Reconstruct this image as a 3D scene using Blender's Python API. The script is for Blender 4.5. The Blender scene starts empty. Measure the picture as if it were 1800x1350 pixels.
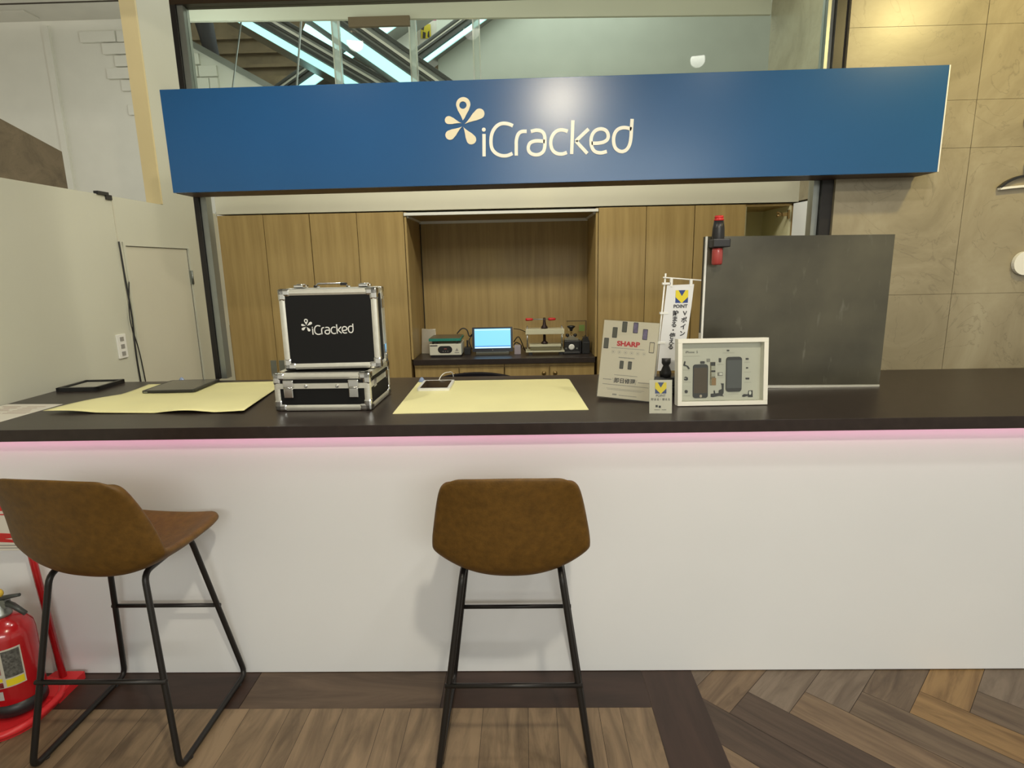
import bpy, bmesh, math, random
from mathutils import Vector, Matrix
random.seed(7)
SC = bpy.context.scene
COL = SC.collection
PI = math.pi

# ------------------------------------------------------------------ camera
cam_d = bpy.data.cameras.new('camera')
cam_d.sensor_width = 36.0
cam_d.lens = 1020.1 / 1800.0 * 36.0
cam_d.clip_start = 0.02
cam_d.clip_end = 100
cam = bpy.data.objects.new('camera', cam_d)
COL.objects.link(cam)
_r = Vector((0.9996468, 0.0181113, -0.0194473)); _u = Vector((0.0154332, 0.2000938, 0.9796552))
_f = Vector((-0.0216341, 0.9796093, -0.1997436))
cam.matrix_world = Matrix(((_r.x, _u.x, -_f.x, 0), (_r.y, _u.y, -_f.y, 0), (_r.z, _u.z, -_f.z, 1.55), (0, 0, 0, 1)))
SC.camera = cam

# ------------------------------------------------------------------ world, view
w = bpy.data.worlds.new('hall'); SC.world = w; w.use_nodes = True
w.node_tree.nodes['Background'].inputs[0].default_value = (1.0, 0.95, 0.80, 1)
w.node_tree.nodes['Background'].inputs[1].default_value = 0.64
vs = SC.view_settings
vs.view_transform = 'Standard'; vs.look = 'None'; vs.exposure = 0.0; vs.gamma = 1.0; vs.use_curve_mapping = False

def area(name, loc, rot, sx, sy, power, col=(1, .9, .7)):
    d = bpy.data.lights.new(name, 'AREA'); d.shape = 'RECTANGLE'; d.size = sx; d.size_y = sy
    d.energy = power; d.color = col
    o = bpy.data.objects.new(name, d); o.location = loc; o.rotation_euler = rot; COL.objects.link(o); return o
def spot(name, loc, target, power, col=(1, .87, .62), angle=110, blend=.6, rad=.05):
    d = bpy.data.lights.new(name, 'SPOT'); d.energy = power; d.color = col; d.spot_size = math.radians(angle)
    d.spot_blend = blend; d.shadow_soft_size = rad
    o = bpy.data.objects.new(name, d); o.location = loc
    o.rotation_euler = (Vector(target) - Vector(loc)).to_track_quat('-Z', 'Y').to_euler(); COL.objects.link(o); return o
WARM = (1, .90, .70)
spot('hall_lamp_light', (.34, .03, 2.93), (.25, 2.3, 1.2), 120, WARM, 125, .5, .07)
spot('hall_lamp_light', (-1.04, 1.75, 2.955), (-1.0, 1.70, 0), 46, (1, .95, .84), 150, .6, .05)
spot('hall_lamp_light', (-.29, 1.89, 2.955), (-.25, 1.75, 0), 24, (1, .95, .84), 150, .6, .05)
spot('hall_lamp_light', (1.264, 1.25, 2.955), (1.3, 1.3, 0), 44, (1, .95, .86), 150, .6, .05)
area('hall_ceiling_light', (1.3, -4.2, 2.93), (math.radians(55), 0, math.radians(8)), 3.2, 1.0, 118, (.96, .97, .92))
spot('wall_wash_light', (2.25, 1.75, 2.93), (2.2, 2.9, 2.2), 58, (1, .81, .33), 125, .7, .05)
area('shop_fill_light', (-.1, 3.1, 2.98), (math.radians(28), 0, 0), 2.4, .2, 30, (1, .94, .76))  # fill light added out of view to brighten cabinets and recess
spot('side_wall_fill_light', (1.35, 3.75, 3.45), (1.95, 4.3, 2.8), 26, (.95, 1, .92), 100, .8, .06)  # added lamp above the view, brightens the upper marble side wall
_pl = bpy.data.lights.new('stair_fill_light', 'POINT'); _pl.energy = 22; _pl.color = (.93, 1, .97); _pl.shadow_soft_size = .12  # added point light hidden by the wall end, brightens stair wall and ceiling
_po = bpy.data.objects.new('stair_fill_light', _pl); _po.location = (-2.45, 4.4, 3.0); COL.objects.link(_po)
area('atrium_light', (-.8, 7.2, 5.4), (0, 0, 0), 5, 2, 130, (.95, 1, .95))

# ------------------------------------------------------------------ materials
MATS = {}
def mat(name, col, rough=.5, metal=0, spec=.5, var=.0, vscale=6, bump=0, bscale=60, emit=None, es=1, alpha=None, stretch=None, coat=0, trans=0):
    if name in MATS: return MATS[name]
    m = bpy.data.materials.new(name); m.use_nodes = True
    nt = m.node_tree; b = nt.nodes['Principled BSDF']
    b.inputs['Base Color'].default_value = (*col, 1); b.inputs['Roughness'].default_value = rough
    b.inputs['Metallic'].default_value = metal; b.inputs['Specular IOR Level'].default_value = spec
    b.inputs['Coat Weight'].default_value = coat
    b.inputs['Transmission Weight'].default_value = trans
    if emit: b.inputs['Emission Color'].default_value = (*emit, 1); b.inputs['Emission Strength'].default_value = es
    if alpha is not None: b.inputs['Alpha'].default_value = alpha
    tc = nt.nodes.new('ShaderNodeTexCoord'); mp = nt.nodes.new('ShaderNodeMapping')
    nt.links.new(tc.outputs['Object'], mp.inputs[0])
    if stretch: mp.inputs['Scale'].default_value = stretch
    if var > 0:
        n = nt.nodes.new('ShaderNodeTexNoise'); n.inputs['Scale'].default_value = vscale; n.inputs['Detail'].default_value = 6
        nt.links.new(mp.outputs[0], n.inputs['Vector'])
        r = nt.nodes.new('ShaderNodeValToRGB')
        r.color_ramp.elements[0].position = .3; r.color_ramp.elements[1].position = .7
        r.color_ramp.elements[0].color = (*[c * (1 - var) for c in col], 1)
        r.color_ramp.elements[1].color = (*[min(1, c * (1 + var)) for c in col], 1)
        nt.links.new(n.outputs['Fac'], r.inputs[0]); nt.links.new(r.outputs[0], b.inputs['Base Color'])
    if bump > 0:
        n2 = nt.nodes.new('ShaderNodeTexNoise'); n2.inputs['Scale'].default_value = bscale; n2.inputs['Detail'].default_value = 4
        nt.links.new(mp.outputs[0], n2.inputs['Vector'])
        bp = nt.nodes.new('ShaderNodeBump'); bp.inputs['Strength'].default_value = bump; bp.inputs['Distance'].default_value = .002
        nt.links.new(n2.outputs['Fac'], bp.inputs['Height']); nt.links.new(bp.outputs[0], b.inputs['Normal'])
    MATS[name] = m; return m

def wood(name, col, dark, rough=.45, scale=(1, 1, 1), uv=True, knots=.5, spec=.4):
    """wood with grain along U (uv) or along object z"""
    m = bpy.data.materials.new(name); m.use_nodes = True; nt = m.node_tree; b = nt.nodes['Principled BSDF']
    b.inputs['Roughness'].default_value = rough; b.inputs['Specular IOR Level'].default_value = spec
    tc = nt.nodes.new('ShaderNodeTexCoord'); mp = nt.nodes.new('ShaderNodeMapping'); mp.inputs['Scale'].default_value = scale
    nt.links.new(tc.outputs['UV' if uv else 'Object'], mp.inputs[0])
    n = nt.nodes.new('ShaderNodeTexNoise'); n.inputs['Scale'].default_value = 1; n.inputs['Detail'].default_value = 9; n.inputs['Roughness'].default_value = .62
    n.inputs['Distortion'].default_value = knots
    nt.links.new(mp.outputs[0], n.inputs['Vector'])
    r = nt.nodes.new('ShaderNodeValToRGB'); e = r.color_ramp.elements
    e[0].position = .34; e[0].color = (*dark, 1); e[1].position = .62; e[1].color = (*col, 1)
    nt.links.new(n.outputs['Fac'], r.inputs[0]); nt.links.new(r.outputs[0], b.inputs['Base Color'])
    bp = nt.nodes.new('ShaderNodeBump'); bp.inputs['Strength'].default_value = .12; bp.inputs['Distance'].default_value = .002
    nt.links.new(n.outputs['Fac'], bp.inputs['Height']); nt.links.new(bp.outputs[0], b.inputs['Normal'])
    return m

def marble(name, col, dark, light):
    m = bpy.data.materials.new(name); m.use_nodes = True; nt = m.node_tree; b = nt.nodes['Principled BSDF']
    b.inputs['Roughness'].default_value = .35
    tc = nt.nodes.new('ShaderNodeTexCoord')
    n = nt.nodes.new('ShaderNodeTexNoise'); n.inputs['Scale'].default_value = 2.2; n.inputs['Detail'].default_value = 8; n.inputs['Distortion'].default_value = .8; n.inputs['Roughness'].default_value = .65
    nt.links.new(tc.outputs['Object'], n.inputs['Vector'])
    r = nt.nodes.new('ShaderNodeValToRGB'); e = r.color_ramp.elements
    e[0].position = .3; e[0].color = (*dark, 1); e[1].position = .72; e[1].color = (*light, 1)
    x = e.new(.5); x.color = (*col, 1)
    nt.links.new(n.outputs['Fac'], r.inputs[0])
    v = nt.nodes.new('ShaderNodeTexNoise'); v.inputs['Scale'].default_value = 3.1; v.inputs['Detail'].default_value = 10; v.inputs['Distortion'].default_value = 1.6
    nt.links.new(tc.outputs['Object'], v.inputs['Vector'])
    r2 = nt.nodes.new('ShaderNodeValToRGB'); e = r2.color_ramp.elements
    e[0].position = .492; e[0].color = (0, 0, 0, 1); e[1].position = .508; e[1].color = (0, 0, 0, 1); k = e.new(.5); k.color = (.5, .5, .5, 1)
    nt.links.new(v.outputs['Fac'], r2.inputs[0])
    mx = nt.nodes.new('ShaderNodeMixRGB'); nt.links.new(r2.outputs[0], mx.inputs[0]); nt.links.new(r.outputs[0], mx.inputs[1]); mx.inputs[2].default_value = (*[c * .55 for c in col], 1)
    nt.links.new(mx.outputs[0], b.inputs['Base Color'])
    MATS[name] = m; return m

def glass(name, tint=(.9, .95, .92), rough=.0, k=1.0):
    m = bpy.data.materials.new(name); m.use_nodes = True; nt = m.node_tree
    for n in list(nt.nodes):
        if n.type != 'OUTPUT_MATERIAL': nt.nodes.remove(n)
    out = [n for n in nt.nodes if n.type == 'OUTPUT_MATERIAL'][0]
    t = nt.nodes.new('ShaderNodeBsdfTransparent'); t.inputs[0].default_value = (*tint, 1)
    g = nt.nodes.new('ShaderNodeBsdfGlossy'); g.inputs['Roughness'].default_value = rough
    fr = nt.nodes.new('ShaderNodeFresnel'); fr.inputs[0].default_value = 1.45
    mx = nt.nodes.new('ShaderNodeMixShader')
    if k != 1:
        mu = nt.nodes.new('ShaderNodeMath'); mu.operation = 'MULTIPLY'; mu.inputs[1].default_value = k
        nt.links.new(fr.outputs[0], mu.inputs[0]); nt.links.new(mu.outputs[0], mx.inputs[0])
    else: nt.links.new(fr.outputs[0], mx.inputs[0])
    nt.links.new(t.outputs[0], mx.inputs[1]); nt.links.new(g.outputs[0], mx.inputs[2]); nt.links.new(mx.outputs[0], out.inputs[0])
    MATS[name] = m; return m

M_paint = mat('wall_paint', (.62, .60, .49), .6, var=.03, vscale=2)
M_paint2 = mat('partition_paint', (.60, .60, .50), .5, var=.03, vscale=1.5)
M_white = mat('white_laminate', (.845, .86, .875), .35, var=.015, vscale=2)
M_endlit = mat('yellow_lit_end_panel', (.72, .60, .33), .5, var=.04, vscale=3)  # end panel colour holds the yellow light of the spotlights
M_ceil = mat('ceiling_paint', (.74, .72, .64), .7, var=.03)
M_top = mat('dark_worktop', (.030, .021, .018), .33, spec=.45, var=.15, vscale=30, bump=.15, bscale=300)
M_black = mat('black_steel', (.018, .016, .015), .38, .3, bump=.1, bscale=200)
M_blackpl = mat('black_plastic', (.015, .015, .016), .4, var=.1, vscale=20)
M_chrome = mat('chrome', (.75, .75, .72), .18, 1, var=.05)
M_alu = mat('brushed_aluminium', (.80, .79, .70), .34, .65, var=.06, vscale=40, stretch=(1, 1, 8))
M_caseblk = mat('case_black_panel', (.010, .010, .010), .55, spec=.2, bump=.08, bscale=400)
M_blue = mat('sign_blue', (.012, .085, .235), .26, spec=.5, var=.04, vscale=1.5)
M_cut = mat('cream_lettering', (.80, .72, .50), .35)
M_wht = mat('white_plastic', (.80, .80, .76), .35)
M_paper = mat('white_paper', (.72, .68, .60), .5, var=.02, vscale=8)
M_mat = mat('pale_yellow_mat', (.88, .83, .43), .42, spec=.3, var=.035, vscale=4)
M_red = mat('red_paint', (.42, .008, .012), .22, coat=.6, var=.06)
M_redpl = mat('red_plastic', (.55, .02, .02), .35)
M_redtray = mat('red_tray', (.60, .02, .025), .35, var=.05)
M_yel = mat('yellow_print', (.75, .62, .02), .4)
M_navy = mat('navy_print', (.02, .05, .22), .4)
M_ink = mat('dark_ink', (.03, .03, .035), .5)
M_grey = mat('grey_print', (.30, .29, .27), .5)
M_sharp = mat('red_print', (.55, .03, .04), .5)
M_teal = mat('teal_enamel', (.02, .22, .17), .35, var=.05)
M_brass = mat('aged_brass', (.35, .24, .10), .35, .9, var=.1)
M_leather = mat('tan_leather', (.125, .062, .010), .5, spec=.35, var=.20, vscale=45, bump=.35, bscale=180)
M_glass = glass('window_glass')
M_acryl = glass('clear_acrylic', (.96, .97, .95))
M_cyan = mat('lit_diffuser', (.6, .9, .9), .5, emit=(.5, .93, .93), es=1.0)
M_steel = mat('dull_steel', (.30, .32, .30), .35, .8, var=.1, vscale=4)
M_rail = mat('dark_rail', (.06, .065, .06), .4, .3)
M_oak = wood('oak_laminate', (.45, .32, .130), (.35, .24, .092), .42, (22, 22, 1.2), uv=False, knots=.2)
M_marble = marble('beige_marble', (.30, .26, .175), (.21, .18, .115), (.38, .34, .24))
M_brownst = marble('brown_stone', (.18, .135, .07), (.11, .08, .04), (.24, .18, .10))
M_floorc = [wood('plank_' + str(i), c, d, .42, (2.5, 22, 1), True, .9) for i, (c, d) in enumerate([
    ((.200, .140, .085), (.105, .070, .042)), ((.150, .110, .072), (.080, .055, .036)), ((.270, .170, .070), (.140, .080, .030)),
    ((.085, .058, .040), (.045, .030, .021)), ((.190, .150, .110), (.110, .082, .058))])]
M_planks = wood('plank_inner', (.26, .185, .11), (.12, .084, .05), .45, (2.2, 14, 1), True, 1.0)
M_border = wood('plank_border', (.050, .028, .020), (.028, .016, .011), .40, (1.5, 9, 1), True, .5)
M_borderL = wood('plank_border_lighter', (.115, .078, .050), (.055, .036, .023), .42, (1.5, 10, 1), True, 1.0)

# ------------------------------------------------------------------ mesh helpers
class MB:
    def __init__(s): s.bm = bmesh.new(); s.mats = []
    def _mi(s, m):
        if m is None: return 0
        if m not in s.mats: s.mats.append(m)
        return s.mats.index(m)
    def box(s, x0, x1, y0, y1, z0, z1, m=None, bev=0, M=None):
        t = bmesh.new(); bmesh.ops.create_cube(t, size=1)
        for v in t.verts: v.co = Vector(((x0 + x1) / 2 + v.co.x * (x1 - x0), (y0 + y1) / 2 + v.co.y * (y1 - y0), (z0 + z1) / 2 + v.co.z * (z1 - z0)))
        if bev: bmesh.ops.bevel(t, geom=t.edges[:], offset=bev, segments=2, profile=.6, affect='EDGES')
        return s._add(t, m, M)
    def _add(s, t, m=None, M=None, smooth=False):
        if M is not None: bmesh.ops.transform(t, matrix=M, verts=t.verts)
        i = s._mi(m)
        mp = {}
        for v in t.verts: mp[v] = s.bm.verts.new(v.co)
        for f in t.faces:
            try:
                g = s.bm.faces.new([mp[v] for v in f.verts]); g.material_index = i; g.smooth = smooth or f.smooth
            except ValueError: pass
        t.free(); return s
    def tube(s, pts, r, n=10, m=None, closed=False, caps=True, M=None):
        pts = [Vector(p) for p in pts]; t = bmesh.new(); rings = []
        N = len(pts); rr = r if isinstance(r, (list, tuple)) else [r] * N
        prev = None
        for i, p in enumerate(pts):
            if closed: d = pts[(i + 1) % N] - pts[i - 1]
            elif i == 0: d = pts[1] - p
            elif i == N - 1: d = p - pts[-2]
            else: d = (pts[i + 1] - p).normalized() + (p - pts[i - 1]).normalized()
            d.normalize()
            if prev is None:
                a = d.orthogonal().normalized()
            else:
                a = prev - d * prev.dot(d)
                if a.length < 1e-6: a = d.orthogonal()
                a.normalize()
            prev = a; b = d.cross(a)
            rings.append([t.verts.new(p + (a * math.cos(2 * PI * k / n) + b * math.sin(2 * PI * k / n)) * rr[i]) for k in range(n)])
        for i in range(N if closed else N - 1):
            A = rings[i]; B = rings[(i + 1) % N]
            for k in range(n):
                f = t.faces.new((A[k], A[(k + 1) % n], B[(k + 1) % n], B[k])); f.smooth = True
        if caps and not closed:
            t.faces.new(rings[0][::-1]); t.faces.new(rings[-1])
        return s._add(t, m, M)
    def lathe(s, prof, n=24, m=None, M=None, smooth=True):
        t = bmesh.new(); rings = []
        for (r, z) in prof:
            rings.append([t.verts.new((max(r, 1e-4) * math.cos(2 * PI * k / n), max(r, 1e-4) * math.sin(2 * PI * k / n), z)) for k in range(n)])
        for A, B in zip(rings, rings[1:]):
            for k in range(n):
                f = t.faces.new((A[k], A[(k + 1) % n], B[(k + 1) % n], B[k])); f.smooth = smooth
        t.faces.new(rings[0][::-1]); t.faces.new(rings[-1])
        return s._add(t, m, M)
    def prism(s, poly, d, m=None, M=None, axis='y'):
        """poly in (x,z) plane (axis y) extruded from y=0 to y=d ; axis z: poly in xy extruded up d"""
        t = bmesh.new()
        f3 = (lambda a, b, c: (a, c, b)) if axis == 'y' else ((lambda a, b, c: (a, b, c)) if axis == 'z' else (lambda a, b, c: (c, a, b)))
        A = [t.verts.new(f3(a, b, 0)) for a, b in poly]; B = [t.verts.new(f3(a, b, d)) for a, b in poly]
        t.faces.new(A); t.faces.new(B[::-1]); n = len(poly)
        for i in range(n): t.faces.new((A[i], B[i], B[(i + 1) % n], A[(i + 1) % n]))
        bmesh.ops.recalc_face_normals(t, faces=t.faces[:])
        return s._add(t, m, M)
    def stroke(s, pts, wdt, d, m=None, closed=False, M=None):
        """ribbon of width wdt in the xz plane, thickness d"""
        P = [Vector((a, b)) for a, b in pts]; N = len(P); L = []; R_ = []
        for i, p in enumerate(P):
            if closed: t_ = P[(i + 1) % N] - P[i - 1]
            else: t_ = P[min(i + 1, N - 1)] - P[max(i - 1, 0)]
            t_.normalize(); nrm = Vector((-t_.y, t_.x)) * wdt / 2
            L.append(p + nrm); R_.append(p - nrm)
        t = bmesh.new()
        q = lambda v, y: t.verts.new((v.x, y, v.y))
        a = [q(v, 0) for v in L]; b = [q(v, 0) for v in R_]; c = [q(v, d) for v in L]; e = [q(v, d) for v in R_]
        for i in range(N if closed else N - 1):
            j = (i + 1) % N
            t.faces.new((a[i], b[i], b[j], a[j])); t.faces.new((c[i], c[j], e[j], e[i]))
            t.faces.new((a[i], a[j], c[j], c[i])); t.faces.new((b[i], e[i], e[j], b[j]))
        if not closed:
            t.faces.new((a[0], c[0], e[0], b[0])); t.faces.new((a[-1], b[-1], e[-1], c[-1]))
        bmesh.ops.recalc_face_normals(t, faces=t.faces[:])
        return s._add(t, m, M)
    def build(s, name, m=None, parent=None, loc=None, rot=None):
        me = bpy.data.meshes.new(name)
        bmesh.ops.recalc_face_normals(s.bm, faces=s.bm.faces[:])
        s.bm.to_mesh(me); s.bm.free()
        for x in s.mats: me.materials.append(x)
        if not s.mats and m: me.materials.append(m)
        o = bpy.data.objects.new(name, me); COL.objects.link(o)
        if parent: o.parent = parent
        if loc: o.location = loc
        if rot: o.rotation_euler = rot
        return o

def B(name, m, parent, *b, bev=0, loc=None, rot=None):
    """one object from one or several boxes (x0,x1,y0,y1,z0,z1)"""
    q = MB()
    for t in b: q.box(*t, bev=bev)
    return q.build(name, m, parent, loc, rot)
def thing(name, label, cat, loc=(0, 0, 0), rot=(0, 0, 0), group=None):
    o = bpy.data.objects.new(name, None); COL.objects.link(o); o.location = loc; o.rotation_euler = rot
    o.empty_display_size = .05
    o['label'] = label; o['category'] = cat
    if group: o['group'] = group
    return o
def tag(o, label, cat, group=None):
    o['label'] = label; o['category'] = cat
    if group: o['group'] = group
    return o
def struct(o, label=None):
    o['kind'] = 'structure'
    if label: o['label'] = label; 
    return o
def dup(root, loc=None, rot=None, label=None):
    r = root.copy(); COL.objects.link(r)
    if loc: r.location = loc
    if rot: r.rotation_euler = rot
    if label: r['label'] = label
    for ch in list(root.children):
        c = ch.copy(); COL.objects.link(c); c.parent = r
        for g in list(ch.children):
            d = g.copy(); COL.objects.link(d); d.parent = c
    return r
def text(s, size, m, parent, loc, rot=(PI / 2, 0, 0), name='lettering', align='CENTER', bold=0, ext=.0004, sx=1, sy=1, label=None, space=1):
    cu = bpy.data.curves.new('t', 'FONT'); cu.body = s; cu.size = size; cu.align_x = align; cu.align_y = 'CENTER'
    cu.extrude = ext; cu.offset = bold; cu.resolution_u = 3; cu.space_line = space
    t = bpy.data.objects.new('t', cu); COL.objects.link(t)
    dg = bpy.context.evaluated_depsgraph_get(); dg.update()
    me = bpy.data.meshes.new_from_object(t.evaluated_get(dg))
    bpy.data.objects.remove(t)
    me.materials.clear(); me.materials.append(m); me.name = name
    o = bpy.data.objects.new(name, me); COL.objects.link(o); o.parent = parent; o.location = loc; o.rotation_euler = rot; o.scale = (sx, sy, 1)
    if label: o['label'] = label
    return o
def smooth_pts(P, n=6, closed=False):
    out = []; N = len(P); rng = N if closed else N - 1
    for i in range(rng):
        if closed: p0, p1, p2, p3 = P[i - 1], P[i], P[(i + 1) % N], P[(i + 2) % N]
        else: p0, p1, p2, p3 = P[max(i - 1, 0)], P[i], P[i + 1], P[min(i + 2, N - 1)]
        for k in range(n):
            t = k / n
            out.append(tuple(.5 * ((2 * b) + (-a + c) * t + (2 * a - 5 * b + 4 * c - d) * t * t + (-a + 3 * b - 3 * c + d) * t ** 3) for a, b, c, d in zip(p0, p1, p2, p3)))
    if not closed: out.append(tuple(P[-1]))
    return out
def rrect(x0, x1, z0, z1, r, n=5):
    out = []
    for cx, cz, a0 in ((x1 - r, z1 - r, 0), (x0 + r, z1 - r, 90), (x0 + r, z0 + r, 180), (x1 - r, z0 + r, 270)):
        for k in range(n + 1):
            a = math.radians(a0 + 90 * k / n); out.append((cx + r * math.cos(a), cz + r * math.sin(a)))
    return out

# ================================================================== SETTING
# ---- floor
def plank(q, pts, uvdir, m):
    pass
class Floor:
    def __init__(s): s.bm = bmesh.new(); s.uv = s.bm.loops.layers.uv.new('UVMap'); s.mats = []
    def quad(s, P, d, z, m, off=None):
        if m not in s.mats: s.mats.append(m)
        vs_ = [s.bm.verts.new((x, y, z)) for x, y in P]
        f = s.bm.faces.new(vs_); f.material_index = s.mats.index(m)
        if f.normal.z < 0: f.normal_flip()
        f.normal_update()
        ox, oy = off or (random.uniform(0, 40), random.uniform(0, 40))
        d = Vector(d).normalized()
        for l in f.loops:
            c = l.vert.co; l[s.uv].uv = (c.x * d.x + c.y * d.y + ox, -c.x * d.y + c.y * d.x + oy)
        if f.normal.z < 0: f.normal_flip()
F = Floor()
M_slab = mat('floor_joint', (.02, .015, .012), .7)
F.quad([(-6, -3), (6, -3), (6, 9), (-6, 9)], (1, 0), -.002, M_slab)
W_ = .1464; NL = 6; L_ = NL * W_; u0, v0 = 1.895, -.76; g = .0008
def uvxy(u, v): return ((u + v) / math.sqrt(2), (u - v) / math.sqrt(2))
fixed = {('A', 0): 4, ('A', 1): 4, ('A', 2): 1, ('A', 3): 2, ('A', 4): 4, ('A', 5): 1, ('B', 0): 3, ('B', 1): 0, ('B', 2): 1, ('B', 3): 2, ('B', 4): 1, ('B', 5): 2, ('A', -1): 0}
for row in range(-4, 5):
    for k in range(-24, 26):
        for T_ in 'AB':
            if T_ == 'A': ua, ub, va, vb = u0 + k * W_, u0 + k * W_ + L_, v0 + k * W_, v0 + (k + 1) * W_
            else: ua, ub, va, vb = u0 + (k - 1) * W_, u0 + k * W_, v0 + k * W_, v0 + k * W_ + L_
            ua += row * L_; ub += row * L_; va -= row * L_; vb -= row * L_
            cx, cy = uvxy((ua + ub) / 2, (va + vb) / 2)
            if not (.1 < cx < 5.2 and -2.2 < cy < 2.7): continue
            mi = fixed.get((T_, k)) if row == 0 else None
            if mi is None: mi = random.choice([0, 0, 1, 1, 4, 4, 2, 3])
            P = [uvxy(ua + g, va + g), uvxy(ub - g, va + g), uvxy(ub - g, vb - g), uvxy(ua + g, vb - g)]
            F.quad(P, (1, 1) if T_ == 'A' else (1, -1), .0, M_floorc[mi])
# plank rectangle in front of the counter, framed by dark boards
XL, XR, YB = -1.792, .435, 1.80
F.quad([(XL, -1.5), (XR, -1.5), (XR, YB), (XL, YB)], (0, 1), .001, M_slab)
x = XR; widths = [.115, .075, .15, .10, .16, .11, .15, .095, .15]
i = 0
while x > XL:
    w2 = widths[i % len(widths)]; xa = max(XL, x - w2); yb = YB
    while yb > -1.5:
        ya = yb - random.uniform(.7, 1.2)
        F.quad([(xa + .0007, ya + .001), (x - .0007, ya + .001), (x - .0007, yb), (xa + .0007, yb)], (0, 1), .0016, M_planks)
        yb = ya
    x = xa; i += 1
for (xa, xb, ya, yb, d, m) in [(-.32, XR, YB, 2.02, (1, 0), M_border), (-1.05, -.322, YB, 2.02, (1, 0), M_borderL), (-1.982, -1.052, YB, 2.02, (1, 0), M_border),
                               (XR + .0008, .626, .3, 2.02, (0, 1), M_border), (XR + .0008, .626, -1.5, .298, (0, 1), M_borderL), (-1.982, XL - .0008, -1.5, YB - .001, (0, 1), M_borderL)]:
    F.quad([(xa, ya), (xb, ya), (xb, yb), (xa, yb)], d, .002, m)
# boards beyond the left border strip
for k in range(12):
    F.quad([(-2.2 - .15 * k - .149, -2), (-2.2 - .15 * k, -2), (-2.2 - .15 * k, 3), (-2.2 - .15 * k - .149, 3)], (0, 1), .0, random.choice(M_floorc))
me = bpy.data.meshes.new('floor'); F.bm.to_mesh(me); F.bm.free()
for m in F.mats: me.materials.append(m)
fo = bpy.data.objects.new('floor', me); COL.objects.link(fo); struct(fo)

# ---- left wall: partition, upper wall with end panel, door
q = MB(); q.box(-2.29, -2.20, .2, 3.205, 0, 1.957); q.box(-2.29, -2.20, 3.212, 3.24, 0, 1.957)
q.box(-2.29, -2.20, 3.24, 3.90, 1.72, 1.957); q.box(-2.29, -2.2, 3.90, 4.3, 0, 1.957); q.box(-2.29, -2.20, 3.67, 4.12, 1.957, 3.7)
struct(q.build('wall_left', M_paint2), 'pale partition wall left of the counter')
struct(B('trim_1', M_endlit, None, (-2.292, -2.2, 3.655, 3.669, 1.96, 3.7)), 'cream end panel of the upper wall, yellow lamplight put into its colour')
struct(B('trim_2', M_paint, None, (-2.205, -2.196, 3.205, 3.212, 0, 1.957)), 'joint between the partition panels')
struct(B('door_1', M_paint, None, (-2.26, -2.207, 3.262, 3.872, .02, 1.697)), 'low pale service door behind the partition')
q = MB(); q.box(-2.28, -2.194, 3.24, 3.258, 0, 1.72); q.box(-2.28, -2.194, 3.876, 3.90, 0, 1.72); q.box(-2.28, -2.198, 3.24, 3.90, 1.700, 1.72)
struct(q.build('trim_3', M_paint2), 'door frame')
dk = mat('door_gap', (.03, .025, .015), .8)
struct(B('trim_4', dk, None, (-2.27, -2.206, 3.258, 3.262, 0, 1.70), (-2.27, -2.206, 3.872, 3.876, 0, 1.70), (-2.27, -2.2065, 3.258, 3.876, 1.6975, 1.699)), 'dark gap round the door')
q = MB(); q.box(-2.208, -2.195, 3.868, 3.892, 1.47, 1.56); q.tube([(-2.194, 3.880, 1.47), (-2.194, 3.880, 1.56)], .007)
h = q.build('door_hinge', M_steel); tag(h, 'small steel hinge at the right edge of the low service door', 'hinge')
# outlet plate, bracket and cables on the partition
o = thing('wall_socket', 'white triple wall socket plate low on the left partition', 'socket', (-2.2, 3.11, 1.16))
B('cover_plate', M_wht, o, (0, .008, -.035, .035, -.065, .065), bev=.002)
for k in (-.04, 0, .04): B('socket_slot', M_grey, o, (.006, .0105, -.014, .014, k - .011, k + .011))
o = B('wall_clip', M_blackpl, None, (-2.215, -2.19, 3.10, 3.18, 1.955, 1.972), (-2.206, -2.192, 3.16, 3.205, 1.935, 1.96)); tag(o, 'small black cable clip on the top edge of the left partition', 'clip')
for (dy, zt, lab) in ((0, 1.72, 'black cable hanging down the partition joint, nearer the camera'), (.02, 1.45, 'thin black cable down the door jamb, nearer the door')):
    P = smooth_pts([(-2.192, 3.205 + dy, zt), (-2.190, 3.21 + dy * 1.3, 1.5), (-2.188, 3.215 - dy, 1.3), (-2.19, 3.205 + dy * 1.6, 1.1), (-2.19, 3.215 + dy * 2, .8), (-2.19, 3.22 + dy, .3)], 5)
    tag(MB().tube(P, .0045 if dy == 0 else .003, 8).build('power_cable', M_blackpl), lab, 'cable')

# ---- right marble wall (with joints as narrow gaps between slabs)
xs = [1.445, 2.035, 2.9, 3.8]; zs = [0, .78, 1.378, 2.033, 2.235, 2.54, 3.0]
q = MB()
q.box(1.452, 3.8, 2.835, 2.93, 0, 3.0, mat('marble_joint', (.22, .17, .08), .7))
for a, b in zip(xs, xs[1:]):
    for c, d in zip(zs, zs[1:]): q.box(a + (.0012 if a > 1.5 else 0), b - .0012, 2.825, 2.87, c + .0007, d - .0007, M_marble)
struct(q.build('wall_right'), 'beige marble slab wall right of the counter')
# right side wall inside the shop
q = MB(); q.box(2.05, 2.13, 2.93, 5.0, 0, 1.958, M_paint); q.box(1.95, 2.13, 2.93, 5.0, 1.958, 3.7, M_marble)
struct(q.build('wall_inner_right'), 'pale stone side wall inside the shop')
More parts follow.
